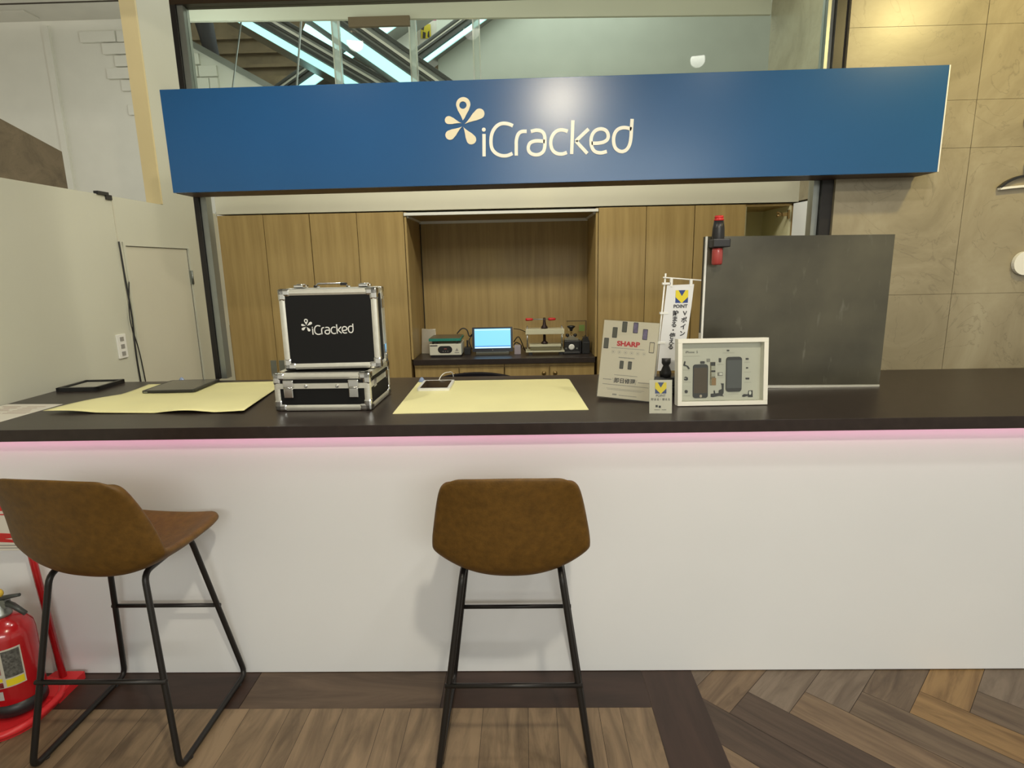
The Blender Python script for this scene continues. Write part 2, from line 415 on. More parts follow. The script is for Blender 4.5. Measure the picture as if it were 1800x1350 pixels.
# back wall above and around the cabinets
q = MB(); q.box(-2.2, 1.95, 4.3, 4.9, 1.952, 2.62); q.box(-2.2, 1.95, 4.9, 4.98, 0, 2.62)
struct(q.build('wall_back', M_paint), 'plain pale wall above the oak cabinets')
struct(MB().prism([(-2.75, 3.487), (1.948, 3.414), (1.948, 3.78), (-2.75, 3.78)], .03, M=Matrix.Translation((0, 5.0, 0))).build('trim_5', M_paint), 'pale beam above the glazing')
# hall ceiling above the camera
q = MB(); q.box(-6, 6, -3.5, 2.82, 2.98, 3.05)
struct(q.build('ceiling', M_ceil), 'hall ceiling')
# ---- glazed frame above the counter
q = MB()
q.box(-1.560, -1.536, 2.85, 2.90, 1.018, 2.722, M_black); q.box(-1.534, -1.506, 2.86, 2.91, 1.018, 2.722, M_steel)
q.box(1.362, 1.390, 2.86, 2.91, 1.018, 2.98, M_steel); q.box(1.392, 1.443, 2.84, 2.93, 1.018, 2.98, M_black)
q.box(-1.560, 1.452, 2.85, 2.91, 2.722, 2.76, mat('bronze_header', (.04, .024, .012), .4, .4)); q.box(-1.506, 1.362, 2.85, 2.91, 1.93, 1.96, M_steel)
wi = struct(q.build('window_1'), 'metal framed glazing above the sign')
gl = B('window_pane', M_glass, wi, (-1.506, 1.362, 2.882, 2.888, 1.96, 2.722))
# left hall soffit & ceiling beyond the partition
q = MB(); q.box(-8, -2.29, 4.2, 5.38, 3.86, 3.92, M_ceil); q.box(-8, -2.29, 5.42, 5.5, 3.86, 4.0, M_ceil); q.box(-8, -2.29, 5.53, 5.93, 3.88, 3.92, M_ceil)
q.box(-8, -2.29, 5.2, 5.56, 3.872, 3.95, mat('soffit_shadow_gap', (.05, .035, .02), .8))
struct(q.build('ceiling_stair', M_ceil), 'stepped ceiling over the stairs')
hatch = B('ceiling_hatch', M_ceil, None, (-5.3, -4.44, 5.68, 5.86, 3.868, 3.8795)); tag(hatch, 'pale square access hatch in the ceiling above the stairs at upper left', 'hatch')

# ================================================================== ATRIUM BEHIND
M_wp = mat('white_plaster', (.78, .77, .69), .6, bump=.2, bscale=30, var=.02)
st = thing('staircase', 'white stair flight with brick relief behind the shop', 'staircase', (0, 6.0, 0))
q = MB(); q.prism([(-5.9, 3.52), (-4.505, 2.722), (-4.47, 1.0), (-1.4, 1.0), (-1.4, 2.75), (-3.18, 3.738), (-4.6, 4.53), (-5.9, 5.25)], .12)
q.build('stringer_wall', M_wp, st)
q = MB(); q.box(-4.515, -4.455, -.03, 0, 1.0, 3.86); q.build('corner_trim', M_wp, st)
q = MB(); q.prism([(-1.4, 2.69), (-3.18, 3.68), (-4.6, 4.47), (-4.6, 4.54), (-3.18, 3.74), (-1.4, 2.75)], -.06); q.build('stair_coping', M_steel, st)
# bricks in relief, staggered edge
q = MB(); bz = .108; bw = .335
for r_ in range(0, 12):
    zt = 3.80 - r_ * bz; left = [-4.16, -3.96, -3.86, -3.95, -3.83, -3.72, -3.80, -3.70, -3.66, -3.55, -3.5, -3.45][r_]
    x = left
    first = True
    while x < -2.9:
        wd = bw * random.uniform(.75, 1.1)
        x2 = min(x + wd, -2.88)
        top_lim = 3.738 - (x2 + 3.18) * .555
        if x2 > -3.48 and zt > top_lim - .01:
            x = x2; continue
        if x2 - x > .05: q.box(x, x2 - .008, -.030 - random.uniform(0, .012), 0, zt - bz + .010, zt, bev=.006)
        x = x2
bk = q.build('brick_relief', M_wp, st)
# treads seen behind the stair wall
q = MB()
for k in range(9):
    x0 = -4.9 + k * .36; zz = 4.00 - k * .20
    q.box(x0, x0 + .42, .14, 1.4, zz - .20, zz)
q.build('tread', M_brownst, st)
# brown stone wall and steps far behind
struct(B('wall_atrium', M_brownst, None, (-14, -1.15, 9.6, 9.7, -1, 6.5), (-6, -2.2, 9.2, 9.6, 2.2, 4.35), (-6, -2.3, 8.8, 9.2, 2.2, 4.1), (-6, -2.4, 8.4, 8.8, 2.2, 3.9)), 'brown stone atrium wall with ledges')
struct(B('wall_atrium_grey', mat('grey_green_wall', (.42, .44, .38), .6, var=.03), None, (-1.02, 4.6, 7.9, 8.0, 2.0, 4.62)), 'grey green wall behind the glazing')
q = MB()
for zz in (5.02, 4.82, 4.62, 4.44): q.box(-7, -1.9, 9.52, 9.6, zz - .045, zz)
struct(q.build('trim_6', M_brownst), 'stone ledges across the atrium wall')
# white notice board with poster
nb = thing('notice_board', 'white board with a magenta top strip seen through the upper glazing', 'board', (-1.43, 9.0, 4.55))
B('board_panel', M_wp, nb, (0, .95, 0, .03, -.1, .44)); B('header_strip', mat('magenta_strip', (.55, .03, .25), .5), nb, (0, .95, -.006, .0, .40, .50))
p_ = thing('poster', 'small yellow and black poster on the white board behind the glazing', 'poster', (-1.385, 8.99, 4.72))
B('poster_sheet', M_yel, p_, (0, .14, -.004, 0, 0, .18))
q = MB(); q.prism([(0, .18), (.06, .18), (.04, .10), (0, .12)], -.002); q.prism([(.02, 0), (.06, .0), (.07, .07), (.03, .09)], -.002); q.prism([(.09, .02), (.12, .0), (.12, .10), (.10, .08)], -.002)
q.build('poster_print', M_ink, p_, (0, -.004, 0))
# escalators: diagonal trusses with lit skirt, rails and glass
def escal(A, Bp, depth, label, th=.16, flip=False, lit_w=.075):
    A = Vector(A); Bp = Vector(Bp); d = (Bp - A); L = d.length
    e = thing('escalator', label, 'escalator', A, (0, -math.atan2(d.z, d.x), 0), 'escalators in the atrium')
    B('lit_skirt', M_cyan, e, (-.6, L + .6, 0, .03, -lit_w, 0))
    B('truss', M_steel, e, (-.6, L + .6, .03, depth, -lit_w, th))
    B('skirt_rail', M_rail, e, (-.6, L + .6, -.01, .03, .015, .05), (-.6, L + .6, -.01, .03, .075, .095))
    B('step_band', M_alu, e, (-.6, L + .6, -.005, .028, .10, .125))
    B('handrail', M_rail, e, (-.6, L + .6, -.02, .04, th - .005, th + .035), bev=.01)
    return e
escal((-2.972, 7.0, 4.254), (-1.744, 7.0, 3.547), .7, 'escalator descending to the right, left one of two behind the glazing')
escal((-1.905, 6.5, 4.03), (-1.054, 6.5, 3.44), .45, 'escalator descending to the right, nearest the bright post behind the glazing', .17, lit_w=.11)
escal((-2.919, 8.15, 3.892), (-1.634, 8.15, 4.655), .5, 'escalator rising to the right, crossing behind the left escalator', .13, lit_w=.1)
escal((-1.286, 7.75, 3.986), (-0.505, 7.75, 4.471), .3, 'escalator rising to the right towards the white board', .12, lit_w=.05)
tl = MB().box(-.02, .42, 0, .12, -.12, 0).build('light_box', M_cyan, None, (-2.53, 7.6, 4.42), (0, math.radians(28), 0)); tag(tl, 'pale cyan lit box between the crossing escalators', 'light')
for (x, lab) in ((-1.615, 'clear post with bright edges standing left of the others behind the glazing'), (-.935, 'clear post with bright edges in the middle behind the glazing'), (-.376, 'clear post with bright edges, rightmost behind the glazing')):
    t = thing('glass_post', lab, 'post', (x, 5.6, 0), group='posts behind the glazing')
    B('post_body', mat('frosted_post', (.62, .68, .64), .15, alpha=.55), t, (-.03, .03, -.01, .05, 0, 3.82), bev=.006)
    B('post_edge', M_chrome, t, (-.034, -.022, -.016, -.008, 0, 3.82), (.024, .033, -.016, -.008, 0, 3.82))
t = MB().tube([(-2.53, 5.6, 0), (-1.90, 5.6, 3.78)], .009).tube([(-3.4, 5.6, .0), (-2.42, 5.6, 3.8)], .007).build('brace_wire', M_steel); tag(t, 'thin slanted steel braces beside the crossing escalators', 'brace')
bp = B('ledge_board', mat('brown_board', (.16, .11, .06), .5), None, (-1.33, -.85, 4.97, 5.0, 3.40, 3.47)); tag(bp, 'brown ledge board hanging just under the beam behind the glazing', 'board')
bp = B('floor_plinth', M_wp, None, (-1.72, -1.42, 8.5, 8.9, 3.9, 5.0)); tag(bp, 'pale panel standing behind the crossing escalators', 'panel')

# person on the stairs (legs seen through the glass)
def skinned(name, verts, edges, radii, mat_, parent=None, sub=1, loc=None):
    me = bpy.data.meshes.new(name); me.from_pydata(verts, edges, []); o = bpy.data.objects.new(name, me); COL.objects.link(o)
    md = o.modifiers.new('s', 'SKIN'); md.use_smooth_shade = True
    for v, r in zip(me.skin_vertices[0].data, radii): v.radius = (r, r) if not isinstance(r, tuple) else r
    me.skin_vertices[0].data[0].use_root = True
    s2 = o.modifiers.new('u', 'SUBSURF'); s2.levels = sub; s2.render_levels = sub
    dg = bpy.context.evaluated_depsgraph_get(); dg.update()
    m2 = bpy.data.meshes.new_from_object(o.evaluated_get(dg)); o.modifiers.clear(); o.data = m2
    m2.materials.clear(); m2.materials.append(mat_); m2.name = name
    for p in m2.polygons: p.use_smooth = True
    if parent: o.parent = parent
    if loc: o.location = loc
    return o
M_skin = mat('skin', (.5, .3, .2), .5); M_trous = mat('dark_trousers', (.012, .012, .018), .7, var=.2); M_coat = mat('dark_coat', (.02, .02, .025), .7)
per = thing('person', 'person in dark trousers walking on the stairs, only the legs in view', 'person', (-3.24, 6.3, 3.26))
body_v = [(0, 0, .93), (0, 0, 1.12), (0, 0, 1.32), (0, 0, 1.42), (0, -.0, 1.50), (0, 0, 1.58), (0, 0, 1.68),
          (-.19, 0, 1.38), (-.25, 0, 1.10), (-.24, -.05, .86), (-.24, -.06, .78), (.19, 0, 1.38), (.25, 0, 1.10), (.24, -.05, .86), (.24, -.06, .78),
          (-.10, 0, .88), (-.13, -.03, .50), (-.10, .04, .12), (-.08, -.06, .06), (.10, 0, .88), (.16, -.02, .48), (.21, .02, .02), (.25, -.07, -.04)]
body_e = [(0, 1), (1, 2), (2, 3), (3, 4), (4, 5), (5, 6), (3, 7), (7, 8), (8, 9), (9, 10), (3, 11), (11, 12), (12, 13), (13, 14), (0, 15), (15, 16), (16, 17), (17, 18), (0, 19), (19, 20), (20, 21), (21, 22)]
body_r = [.15, .13, .15, .10, .055, .09, .08, .06, .045, .035, .03, .06, .045, .035, .03, .095, .07, .05, .04, .095, .07, .05, .04]
skinned('body', body_v, body_e, body_r, M_skin, per, 2)
skinned('trousers', [(0, 0, .98), (0, 0, .90), (-.10, 0, .84), (-.13, -.03, .50), (-.10, .04, .16), (.10, 0, .84), (.16, -.02, .48), (.21, .02, .05)],
        [(0, 1), (1, 2), (2, 3), (3, 4), (1, 5), (5, 6), (6, 7)], [.16, .15, .10, .075, .065, .10, .075, .065], M_trous, per, 2)
skinned('jacket', [(0, 0, .95), (0, 0, 1.15), (0, 0, 1.36), (0, 0, 1.44), (-.19, 0, 1.38), (-.25, 0, 1.10), (-.24, -.05, .88), (.19, 0, 1.38), (.25, 0, 1.10), (.24, -.05, .88)],
        [(0, 1), (1, 2), (2, 3), (2, 4), (4, 5), (5, 6), (2, 7), (7, 8), (8, 9)], [.175, .16, .17, .08, .075, .06, .05, .075, .06, .05], M_coat, per, 2)
for sx_, z_, y_ in ((-.09, .02, -.02), (.22, -.09, -.03)):
    MB().box(sx_ - .05, sx_ + .05, y_ - .16, y_ + .10, z_ - .0, z_ + .09, bev=.03).build('shoe', M_blackpl, per)

# ================================================================== SHOP FITTINGS
cb = thing('counter_base', 'long white laminate counter front with pink light under its top', 'counter', (0, 1.99, 0))
B('front_panel', M_white, cb, (-2.2, 3.4, 0, .03, .004, .972), bev=.001)
B('support_frame', M_paint, cb, (-2.2, 3.4, .031, .80, .004, .972))
B('light_strip', mat('pink_led', (1, .6, .75), .5, emit=(1, .26, .52), es=5.5), cb, (-2.19, 3.39, -.034, -.024, .9698, .9724))
wt = B('worktop', M_top, None, (-2.2, 3.4, 1.94, 2.822, .973, 1.016), bev=.0015); tag(wt, 'long dark brown countertop running across the whole counter', 'countertop')

# tall oak cabinets
def knobpull(p, x, z):
    B('flush_pull', M_steel, p, (x - .022, x + .022, -.026, -.019, z - .062, z + .062), bev=.002)
    B('pull_recess', M_blackpl, [c for c in p.children if c.name.startswith('flush_pull')][-1], (x - .013, x + .013, -.0275, -.0255, z - .048, z + .048))
def cabinet(x0, x1, label, pulls=True, openr=False):
    c = thing('tall_cabinet', label, 'cabinet', (x0, 4.32, .004), group='tall oak cabinets')
    w = x1 - x0; mid = w / 2
    if not openr: B('carcass', M_oak, c, (0.001, w - .001, 0, .5, .0, 1.94))
    else:
        B('carcass', M_oak, c, (.001, mid, 0, .5, 0, 1.94), (w - .03, w - .001, 0, .5, 0, 1.94), (mid, w - .02, .48, .5, 0, 1.94), (mid, w - .02, 0, .5, 1.925, 1.94), (mid, w - .02, 0, .5, 0, .02))
        B('inner_lining', mat('cream_lining', (.74, .70, .46), .5), c, (mid + .001, mid + .012, .002, .48, .02, 1.925), (mid + .012, w - .031, .465, .48, .02, 1.925), (w - .045, w - .03, .0, .48, .02, 1.925))
        B('shelf', mat('cream_lining', (.74, .70, .46), .5), c, (mid + .012, w - .045, .03, .46, 1.5, 1.518))
    for k, (a, b) in enumerate(((0, mid), (mid, w))):
        if openr and k == 1: continue
        d = B('door', M_oak, c, (a + .002, b - .002, -.02, -.001, .06, 1.938), bev=.0012)
        if pulls:
            px = b - .03 if k == 0 else a + .034
            f = B('flush_pull', M_steel, d, (px - .022, px + .022, -.0235, -.0195, .76, .88), bev=.001)
    B('plinth', M_blackpl, c, (0.01, w - .01, .03, .05, 0, .06))
    return c
cabinet(-2.2, -1.531, 'tall oak cabinet against the left wall of the shop')
cabinet(-1.529, -.849, 'tall oak cabinet directly left of the recess, behind the silver cases')
cabinet(.545, 1.226, 'tall oak cabinet directly right of the recess, behind the banner')
oc = cabinet(1.228, 1.945, 'tall oak cabinet at the right end with one door open', openr=True)
od = MB(); od.box(-.355, 0, 0, .020, .06, 1.938)
dd = MB().box(-.355, 0, -.002, .003, .06, 1.938, M_oak).box(-.355, 0, .0031, .021, .06, 1.938, M_white).box(-.3565, -.355, -.002, .021, .06, 1.938, M_oak).build('door', None, oc, (.712, -.012, 0), (0, 0, math.radians(97)))
dd['label'] = 'open door showing its white inner face'
hg = MB(); hg.box(-.05, 0, -.012, .0, -.012, .012); hg.tube([(-.05, -.006, 0), (-.09, -.02, .012)], .008); hg.tube([(-.05, -.006, 0), (-.09, -.02, -.012)], .008); hg.box(-.012, 0, -.02, 0, -.03, .03)
hg.build('hinge', M_brass, oc, (.668, -.002, 1.865))

# recess between the cabinets
rc = thing('cabinet_recess', 'oak lined recess with a white trim between the tall cabinets', 'recess', (-.845, 4.3, 0))
B('back_panel', M_oak, rc, (0, 1.385, .552, .565, .873, 1.94)); B('side_panel', M_oak, rc, (0, .015, .0, .55, .873, 1.94)); B('side_panel', M_oak, rc, (1.372, 1.387, 0, .55, .873, 1.94))
B('top_panel', M_oak, rc, (.015, 1.372, .0, .55, 1.915, 1.93)); B('shadow_gap', dk, rc, (.016, .022, .54, .549, .87, 1.915))
q = MB(); q.box(0, 1.387, -.012, .012, 1.915, 1.935); q.box(.016, 1.371, .535, .549, 1.893, 1.914); q.box(.016, .03, .012, .54, 1.9, 1.914); q.box(1.357, 1.371, .012, .54, 1.9, 1.914)
q.build('white_trim', M_wht, rc)
bc = B('back_counter', M_top, None, (-.83, .527, 4.275, 4.85, .832, .872), bev=.0015); tag(bc, 'dark countertop in the oak recess holding the repair machines', 'countertop')
def low_cab(x0, x1, label):
    c = thing('low_cabinet', label, 'cabinet', (x0, 4.315, .004), group='low cabinets under the recess counter'); w = x1 - x0
    B('carcass', M_oak, c, (.001, w - .001, 0, .5, 0, .80), (.001, w - .001, -.012, .0, .808, .826), (.001, w - .001, 0, .5, .80, .826))
    for k, (a, b) in enumerate(((0, w / 2), (w / 2, w))):
        d = B('door', M_oak, c, (a + .004, b - .004, -.018, -.0005, .06, .802), bev=.001)
        kx = b - .042 if k == 0 else a + .042
        MB().lathe([(.005, 0), (.006, .008), (.015, .012), (.017, .018), (.012, .024), (0, .026)], 16, M=Matrix.Translation((kx, -.018, .752)) @ Matrix.Rotation(PI / 2, 4, 'X')).build('knob', M_brass, d)
    return c
low_cab(-.829, -.152, 'low oak cabinet with brass knobs under the left half of the recess counter')
low_cab(-.150, .527, 'low oak cabinet with brass knobs under the right half of the recess counter')

# ================================================================== SIGN
sg = thing('shop_sign', 'long blue fascia sign with cream logo above the counter', 'sign', (.115, 2.68, 2.113))
sg.rotation_euler = (0, math.radians(-.25), 0)
B('panel', M_blue, sg, (-1.67, 1.685, 0, .02, -.208, .218), bev=.001)
B('housing', mat('sign_housing', (.07, .035, .02), .5), sg, (-1.668, 1.683, .021, .168, -.209, .217))
B('edge_strip', M_wht, sg, (1.686, 1.691, 0.0, .1, -.208, .218))
def LG(x, y): # artwork coordinates -> metres on the sign
    return (-.393 + .000601 * x - .0000288 * y - .115, 2.424 - .000015 * x - .0005725 * y - 2.113)
def tear(tip, c, r, n=18, bulge=.0):
    tip = Vector(tip); c = Vector(c); d = (c - tip); L = d.length; e = d / L; nn = Vector((-e.y, e.x)); out = []
    out.append(tip)
    for k in range(1, 6):
        t = k / 6; out.append(tip + e * (L * .80 * t) + nn * (r * (t ** 1.35) * .97))
    for k in range(n + 1):
        a = math.radians(100 - 200 * k / n); out.append(c + e * r * math.cos(a) + nn * r * math.sin(a))
    for k in range(5, 0, -1):
        t = k / 6; out.append(tip + e * (L * .80 * t) - nn * (r * (t ** 1.35) * .97))
    return [(v.x, v.y) for v in out]
LETTERS = [('i', 0, [(415, 533), (418, 693)]), ('C', 1, [(622, 476), (585, 462), (540, 460), (503, 480), (475, 522), (466, 578), (473, 632), (500, 668), (540, 687), (585, 688), (624, 672)]),
           ('r', 1, [(652, 688), (650, 630), (650, 575), (662, 535), (686, 517), (722, 515)]),
           ('a', 1, [(752, 516), (790, 508), (826, 514), (848, 536), (855, 572), (856, 620), (848, 655), (826, 676), (795, 683), (762, 675), (742, 655), (737, 628), (748, 600), (775, 586), (810, 583), (854, 588)]),
           ('c', 1, [(1017, 516), (980, 506), (945, 510), (915, 535), (899, 575), (901, 620), (918, 655), (948, 674), (985, 677), (1017, 666)]),
           ('k', 0, [(1050, 438), (1052, 678)]), ('k2', 0, [(1165, 500), (1078, 585), (1165, 674)]),
           ('e', 1, [(1192, 601), (1235, 601), (1280, 592), (1306, 570), (1306, 535), (1285, 508), (1250, 500), (1215, 512), (1192, 545), (1187, 590), (1196, 630), (1220, 660), (1260, 670), (1305, 660)]),
           ('d', 1, [(1472, 430), (1472, 500), (1472, 560), (1466, 610), (1448, 645), (1420, 660), (1390, 655), (1362, 630), (1349, 585), (1352, 540), (1370, 508), (1400, 493), (1435, 492), (1472, 502)])]
def logo(parent, mapf, wdt, dep, m_flower, m_text, y):
    q = MB()
    for tip, c, r in (((275, 462), (380, 390), 36), ((252, 456), (160, 434), 28), ((256, 480), (170, 540), 34), ((264, 482), (324, 572), 35)):
        q.prism([mapf(*p) for p in tear(tip, c, r)], dep)
    outer = tear((265, 450), (263, 325), 51, 24); cx, cy = 261, 330
    ring = [(cx + 26 * math.cos(a), cy + 26 * math.sin(a)) for a in [PI / 2 + 2 * PI * k / 20 for k in range(21)]]
    # pin with a hole: bridge as quads between matching directions
    import bisect
    o2 = []
    for k in range(40):
        a = 2 * PI * k / 40; d = Vector((math.cos(a), math.sin(a))); best = None
        for i_ in range(len(outer)):
            p1 = Vector(outer[i_]) - Vector((cx, cy)); p2 = Vector(outer[(i_ + 1) % len(outer)]) - Vector((cx, cy)); e = p2 - p1
            den = d.x * e.y - d.y * e.x
            if abs(den) < 1e-9: continue
            t = (p1.x * e.y - p1.y * e.x) / den; s_ = (p1.x * d.y - p1.y * d.x) / den
            if t > 0 and -1e-6 <= s_ <= 1 + 1e-6: best = t
        o2.append((cx + d.x * (best or 51), cy + d.y * (best or 51)))
    i2 = [(cx + 26 * math.cos(2 * PI * k / 40), cy + 26 * math.sin(2 * PI * k / 40)) for k in range(40)]
    for k in range(40):
        j = (k + 1) % 40; q.prism([mapf(*p) for p in (o2[k], o2[j], i2[j], i2[k])], dep)
    q.build('flower_emblem', m_flower, parent, (0, y, 0))
    q = MB()
    for nm, sm, P in LETTERS:
        P2 = smooth_pts(P, 5) if sm else P
        if nm == 'k2':
            for a, b in ((P[0], P[1]), (P[1], P[2])):
                q.stroke([mapf(*a), mapf(*b)], wdt, dep * .98)
            continue
        q.stroke([mapf(*p) for p in P2], wdt, dep)
    q.prism([mapf(413 + 14 * math.cos(a), 502 + 14 * math.sin(a)) for a in [2 * PI * k / 16 for k in range(16)]], dep)
    q.build('lettering', m_text, parent, (0, y, 0))
logo(sg, LG, .0145, -.003, M_cut, mat('pale_lettering', (.85, .83, .70), .35), -.0)

# ================================================================== STOOLS
def shell_mesh():
    # (y, z of centre line, half width, edge dy, edge dz)
    prof = [(.205, .680, .150, -.004, .008), (.200, .682, .185, -.006, .014), (.185, .680, .205, -.004, .020), (.12, .658, .218, 0, .042), (.03, .640, .224, 0, .062), (-.05, .630, .228, 0, .076),
            (-.122, .630, .231, .012, .088), (-.160, .664, .233, .040, .066), (-.178, .730, .230, .052, .036), (-.188, .795, .222, .052, .014), (-.197, .855, .213, .046, .004), (-.207, .912, .202, .036, -.002),
            (-.214, .950, .192, .028, -.008), (-.216, .967, .175, .020, -.012), (-.214, .971, .145, .014, -.010)]
    NS = 16; bm = bmesh.new(); grid = []
    for (y, z, hw, ey, ez) in prof:
        row = []
        for k in range(NS + 1):
            s_ = -1 + 2 * k / NS; e = abs(s_) ** 2.4
            row.append(bm.verts.new((s_ * hw, y + ey * e, z + ez * e)))
        grid.append(row)
    for a, b in zip(grid, grid[1:]):
        for k in range(NS):
            f = bm.faces.new((a[k], a[k + 1], b[k + 1], b[k])); f.smooth = True
    bmesh.ops.recalc_face_normals(bm, faces=bm.faces[:])
    me = bpy.data.meshes.new('seat_shell'); bm.to_mesh(me); bm.free()
    o = bpy.data.objects.new('t', me); COL.objects.link(o)
    md = o.modifiers.new('a', 'SOLIDIFY'); md.thickness = .026; md.offset = 0
    m3 = o.modifiers.new('c', 'SUBSURF'); m3.levels = 2; m3.render_levels = 2
    dg = bpy.context.evaluated_depsgraph_get(); dg.update()
    m2 = bpy.data.meshes.new_from_object(o.evaluated_get(dg)); bpy.data.objects.remove(o)
    m2.materials.clear(); m2.materials.append(M_leather)
    for p in m2.polygons: p.use_smooth = True
    m2.name = 'seat_shell'
    return m2
SHELL = shell_mesh()
def arc_path(P, r=.03, n=5):
    out = [Vector(P[0])]
    for a, b, c in zip(P, P[1:], P[2:]):
        a, b, c = Vector(a), Vector(b), Vector(c); p = b + (a - b).normalized() * r; q_ = b + (c - b).normalized() * r
        for k in range(n + 1):
            t = k / n; out.append(p * (1 - t) ** 2 + b * 2 * t * (1 - t) + q_ * t * t)
    out.append(Vector(P[-1])); return out
def stool(x, y, rz, srz, label, ft=.238, sdx=0, sdy=0, sdz=0, ssx=1.02):
    t = thing('bar_stool', label, 'stool', (x, y, .002), (0, 0, rz), 'tan bar stools')
    o = bpy.data.objects.new('seat_shell', SHELL); COL.objects.link(o); o.parent = t; o.rotation_euler = (0, 0, srz); o.location = (sdx, sdy, sdz); o.scale = (ssx, 1, 1)
    for s in (-1, 1):
        P = arc_path([(s * .150, 0, .632), (s * .150, -.125, .632), (s * ft, -.222, .0105), (s * ft, .215, .0105), (s * .152, .125, .630), (s * .150, 0, .632)], .035)
        q = MB().tube(P[:-1], .0098, 12, closed=True); q.build('leg_frame', M_black, t)
        for yy in (-.17, .16): MB().lathe([(.010, 0), (.0105, .004), (.0085, .008)], 12, M=Matrix.Translation((s * ft, yy, -.001))).build('foot_glide', M_blackpl, t)
    z = .292; k = (.618 - z) / .608; xr = .150 + (ft - .150) * k; yr = -.130 - .092 * k
    MB().tube([(-xr - .012, yr - .004, z), (xr + .012, yr - .004, z)], .0078, 10).build('crossbar', M_black, t)
    z = .335; k = (.612 - z) / .602; xr = .152 + (ft - .152) * k; yr = .125 + .09 * k
    MB().tube([(-xr - .012, yr + .002, z), (xr + .012, yr + .002, z)], .0075, 10).build('crossbar', M_black, t)
    B('seat_bracket', M_black, t, (-.145, .145, -.085, -.055, .626, .640), (-.145, .145, .055, .085, .630, .645))
    return t
stool(-1.345, 1.758, 0, math.radians(-7), 'tan leather bar stool turned a little, beside the fire extinguisher at the left', sdx=.032, sdy=-.035, sdz=.016, ssx=1.09)
stool(-.048, 1.735, 0, 0, 'tan leather bar stool seen square from behind, in front of the middle of the counter')

# ================================================================== FIRE EXTINGUISHER
ex = thing('fire_extinguisher', 'red fire extinguisher standing in a red tray at the left edge', 'fire extinguisher', (-1.845, 1.80, .032))
MB().lathe([(.078, .0), (.082, .004), (.082, .05)], 32).build('base_ring', M_blackpl, ex)
MB().lathe([(.080, .045), (.083, .055), (.083, .28), (.079, .305), (.062, .332), (.035, .348), (.026, .352)], 40).build('cylinder', M_red, ex)
vb = MB().lathe([(.027, .350), (.030, .356), (.030, .364), (.024, .370), (.022, .385), (.018, .392), (.015, .41)], 20).box(-.02, .03, -.012, .012, .385, .415).build('valve', M_steel, ex)
MB().tube([(.005, 0, .415), (.04, -.004, .425), (.085, -.008, .435)], [.010, .008, .006], 8).build('upper_lever', M_rail, ex)
MB().tube([(.01, 0, .405), (.05, -.004, .392), (.095, -.01, .365)], [.011, .010, .008], 8).build('lower_lever', M_rail, ex)
MB().lathe([(.014, 0), (.016, .006), (.012, .014)], 16, M=Matrix.Translation((.022, -.012, .447)) @ Matrix.Rotation(PI / 2, 4, 'X')).build('safety_seal', mat('yellow_seal', (.65, .45, .05), .35), ex)
MB().tube(smooth_pts([(-.02, 0, .40), (-.06, .03, .40), (-.095, .05, .32), (-.098, .04, .18), (-.092, .02, .08)], 5), .011, 10).build('hose', M_blackpl, ex)
def curved_label(a0, a1, z0, z1, r, m, nm, n=14, slant=0):
    bm = bmesh.new(); A = []
    for k in range(n + 1):
        a = math.radians(a0 + (a1 - a0) * k / n); A.append((bm.verts.new((r * math.cos(a), r * math.sin(a), z0)), bm.verts.new((r * math.cos(a), r * math.sin(a), z1))))
    for p, q_ in zip(A, A[1:]):
        bm.faces.new((p[0], q_[0], q_[1], p[1])).smooth = True
    me = bpy.data.meshes.new(nm); bm.to_mesh(me); bm.free(); me.materials.append(m)
    o = bpy.data.objects.new(nm, me); COL.objects.link(o); o.parent = ex; return o
curved_label(-125, -25, .12, .262, .0837, mat('label_paper', (.55, .52, .44), .4), 'paper_label')
curved_label(-62, -28, .155, .256, .0841, mat('label_dark', (.10, .10, .09), .5, var=.6, vscale=120), 'label_panel')
curved_label(-62, -28, .124, .150, .0841, M_yel, 'label_panel'); curved_label(-100, -68, .145, .158, .0841, M_yel, 'label_panel')
curved_label(-98, -68, .172, .215, .0841, mat('label_pink', (.35, .16, .14), .5, var=.3, vscale=90), 'label_panel')
curved_label(-120, -104, .125, .22, .0841, mat('label_photo', (.12, .07, .05), .5, var=.8, vscale=60), 'label_panel')
curved_label(-98, -68, .122, .142, .0841, mat('label_maroon', (.25, .03, .03), .5, var=.6, vscale=80), 'label_panel')
curved_label(-118, -70, .232, .246, .0841, M_ink, 'label_panel')
curved_label(-118, -85, .266, .285, .0839, M_paper, 'inspection_sticker')
curved_label(-112, -72, .075, .108, .0839, mat('label_silver', (.45, .45, .43), .4), 'serial_plate')
es = thing('extinguisher_stand', 'red floor stand with tray, slanted pole and notice behind the left stool', 'stand', (-1.88, 1.80, .002))
rim = rrect(-.145, .145, -.16, .125, .11, 8)
q = MB(); q.prism(rim, .018, axis='z'); q.build('tray', M_redtray, es)
MB().tube([(a, b, .022) for a, b in rim], .0135, 10, closed=True).build('tray_rim', M_redtray, es)
q = MB(); q.prism([(.0, .03), (.15, .03), (.145, .165), (.03, .165)], .03, axis='z'); q.build('pole_foot', M_redtray, es)
MB().tube([(.085, .135, .03), (.052, .140, .53), (.040, .142, .74)], .0125, 10).build('pole', M_red, es)
nt_ = B('notice_plate', M_paper, es, (-.22, .085, .120, .126, .565, .75), bev=.001)
q = MB(); q.box(-.22, .085, -.002, 0, .720, .745); q.prism([(-.22, .60), (-.05, .635), (.08, .628), (.08, .622), (-.02, .612), (.085, .598), (.08, .594), (-.1, .603)], -.002)
q.box(-.22, .085, -.002, 0, .704, .708)
q.build('notice_band', M_redpl, nt_, (0, .120, 0))
text('消火器', .034, M_ink, nt_, (.045, .1185, .665), (PI / 2, PI / 2, 0), 'notice_text')
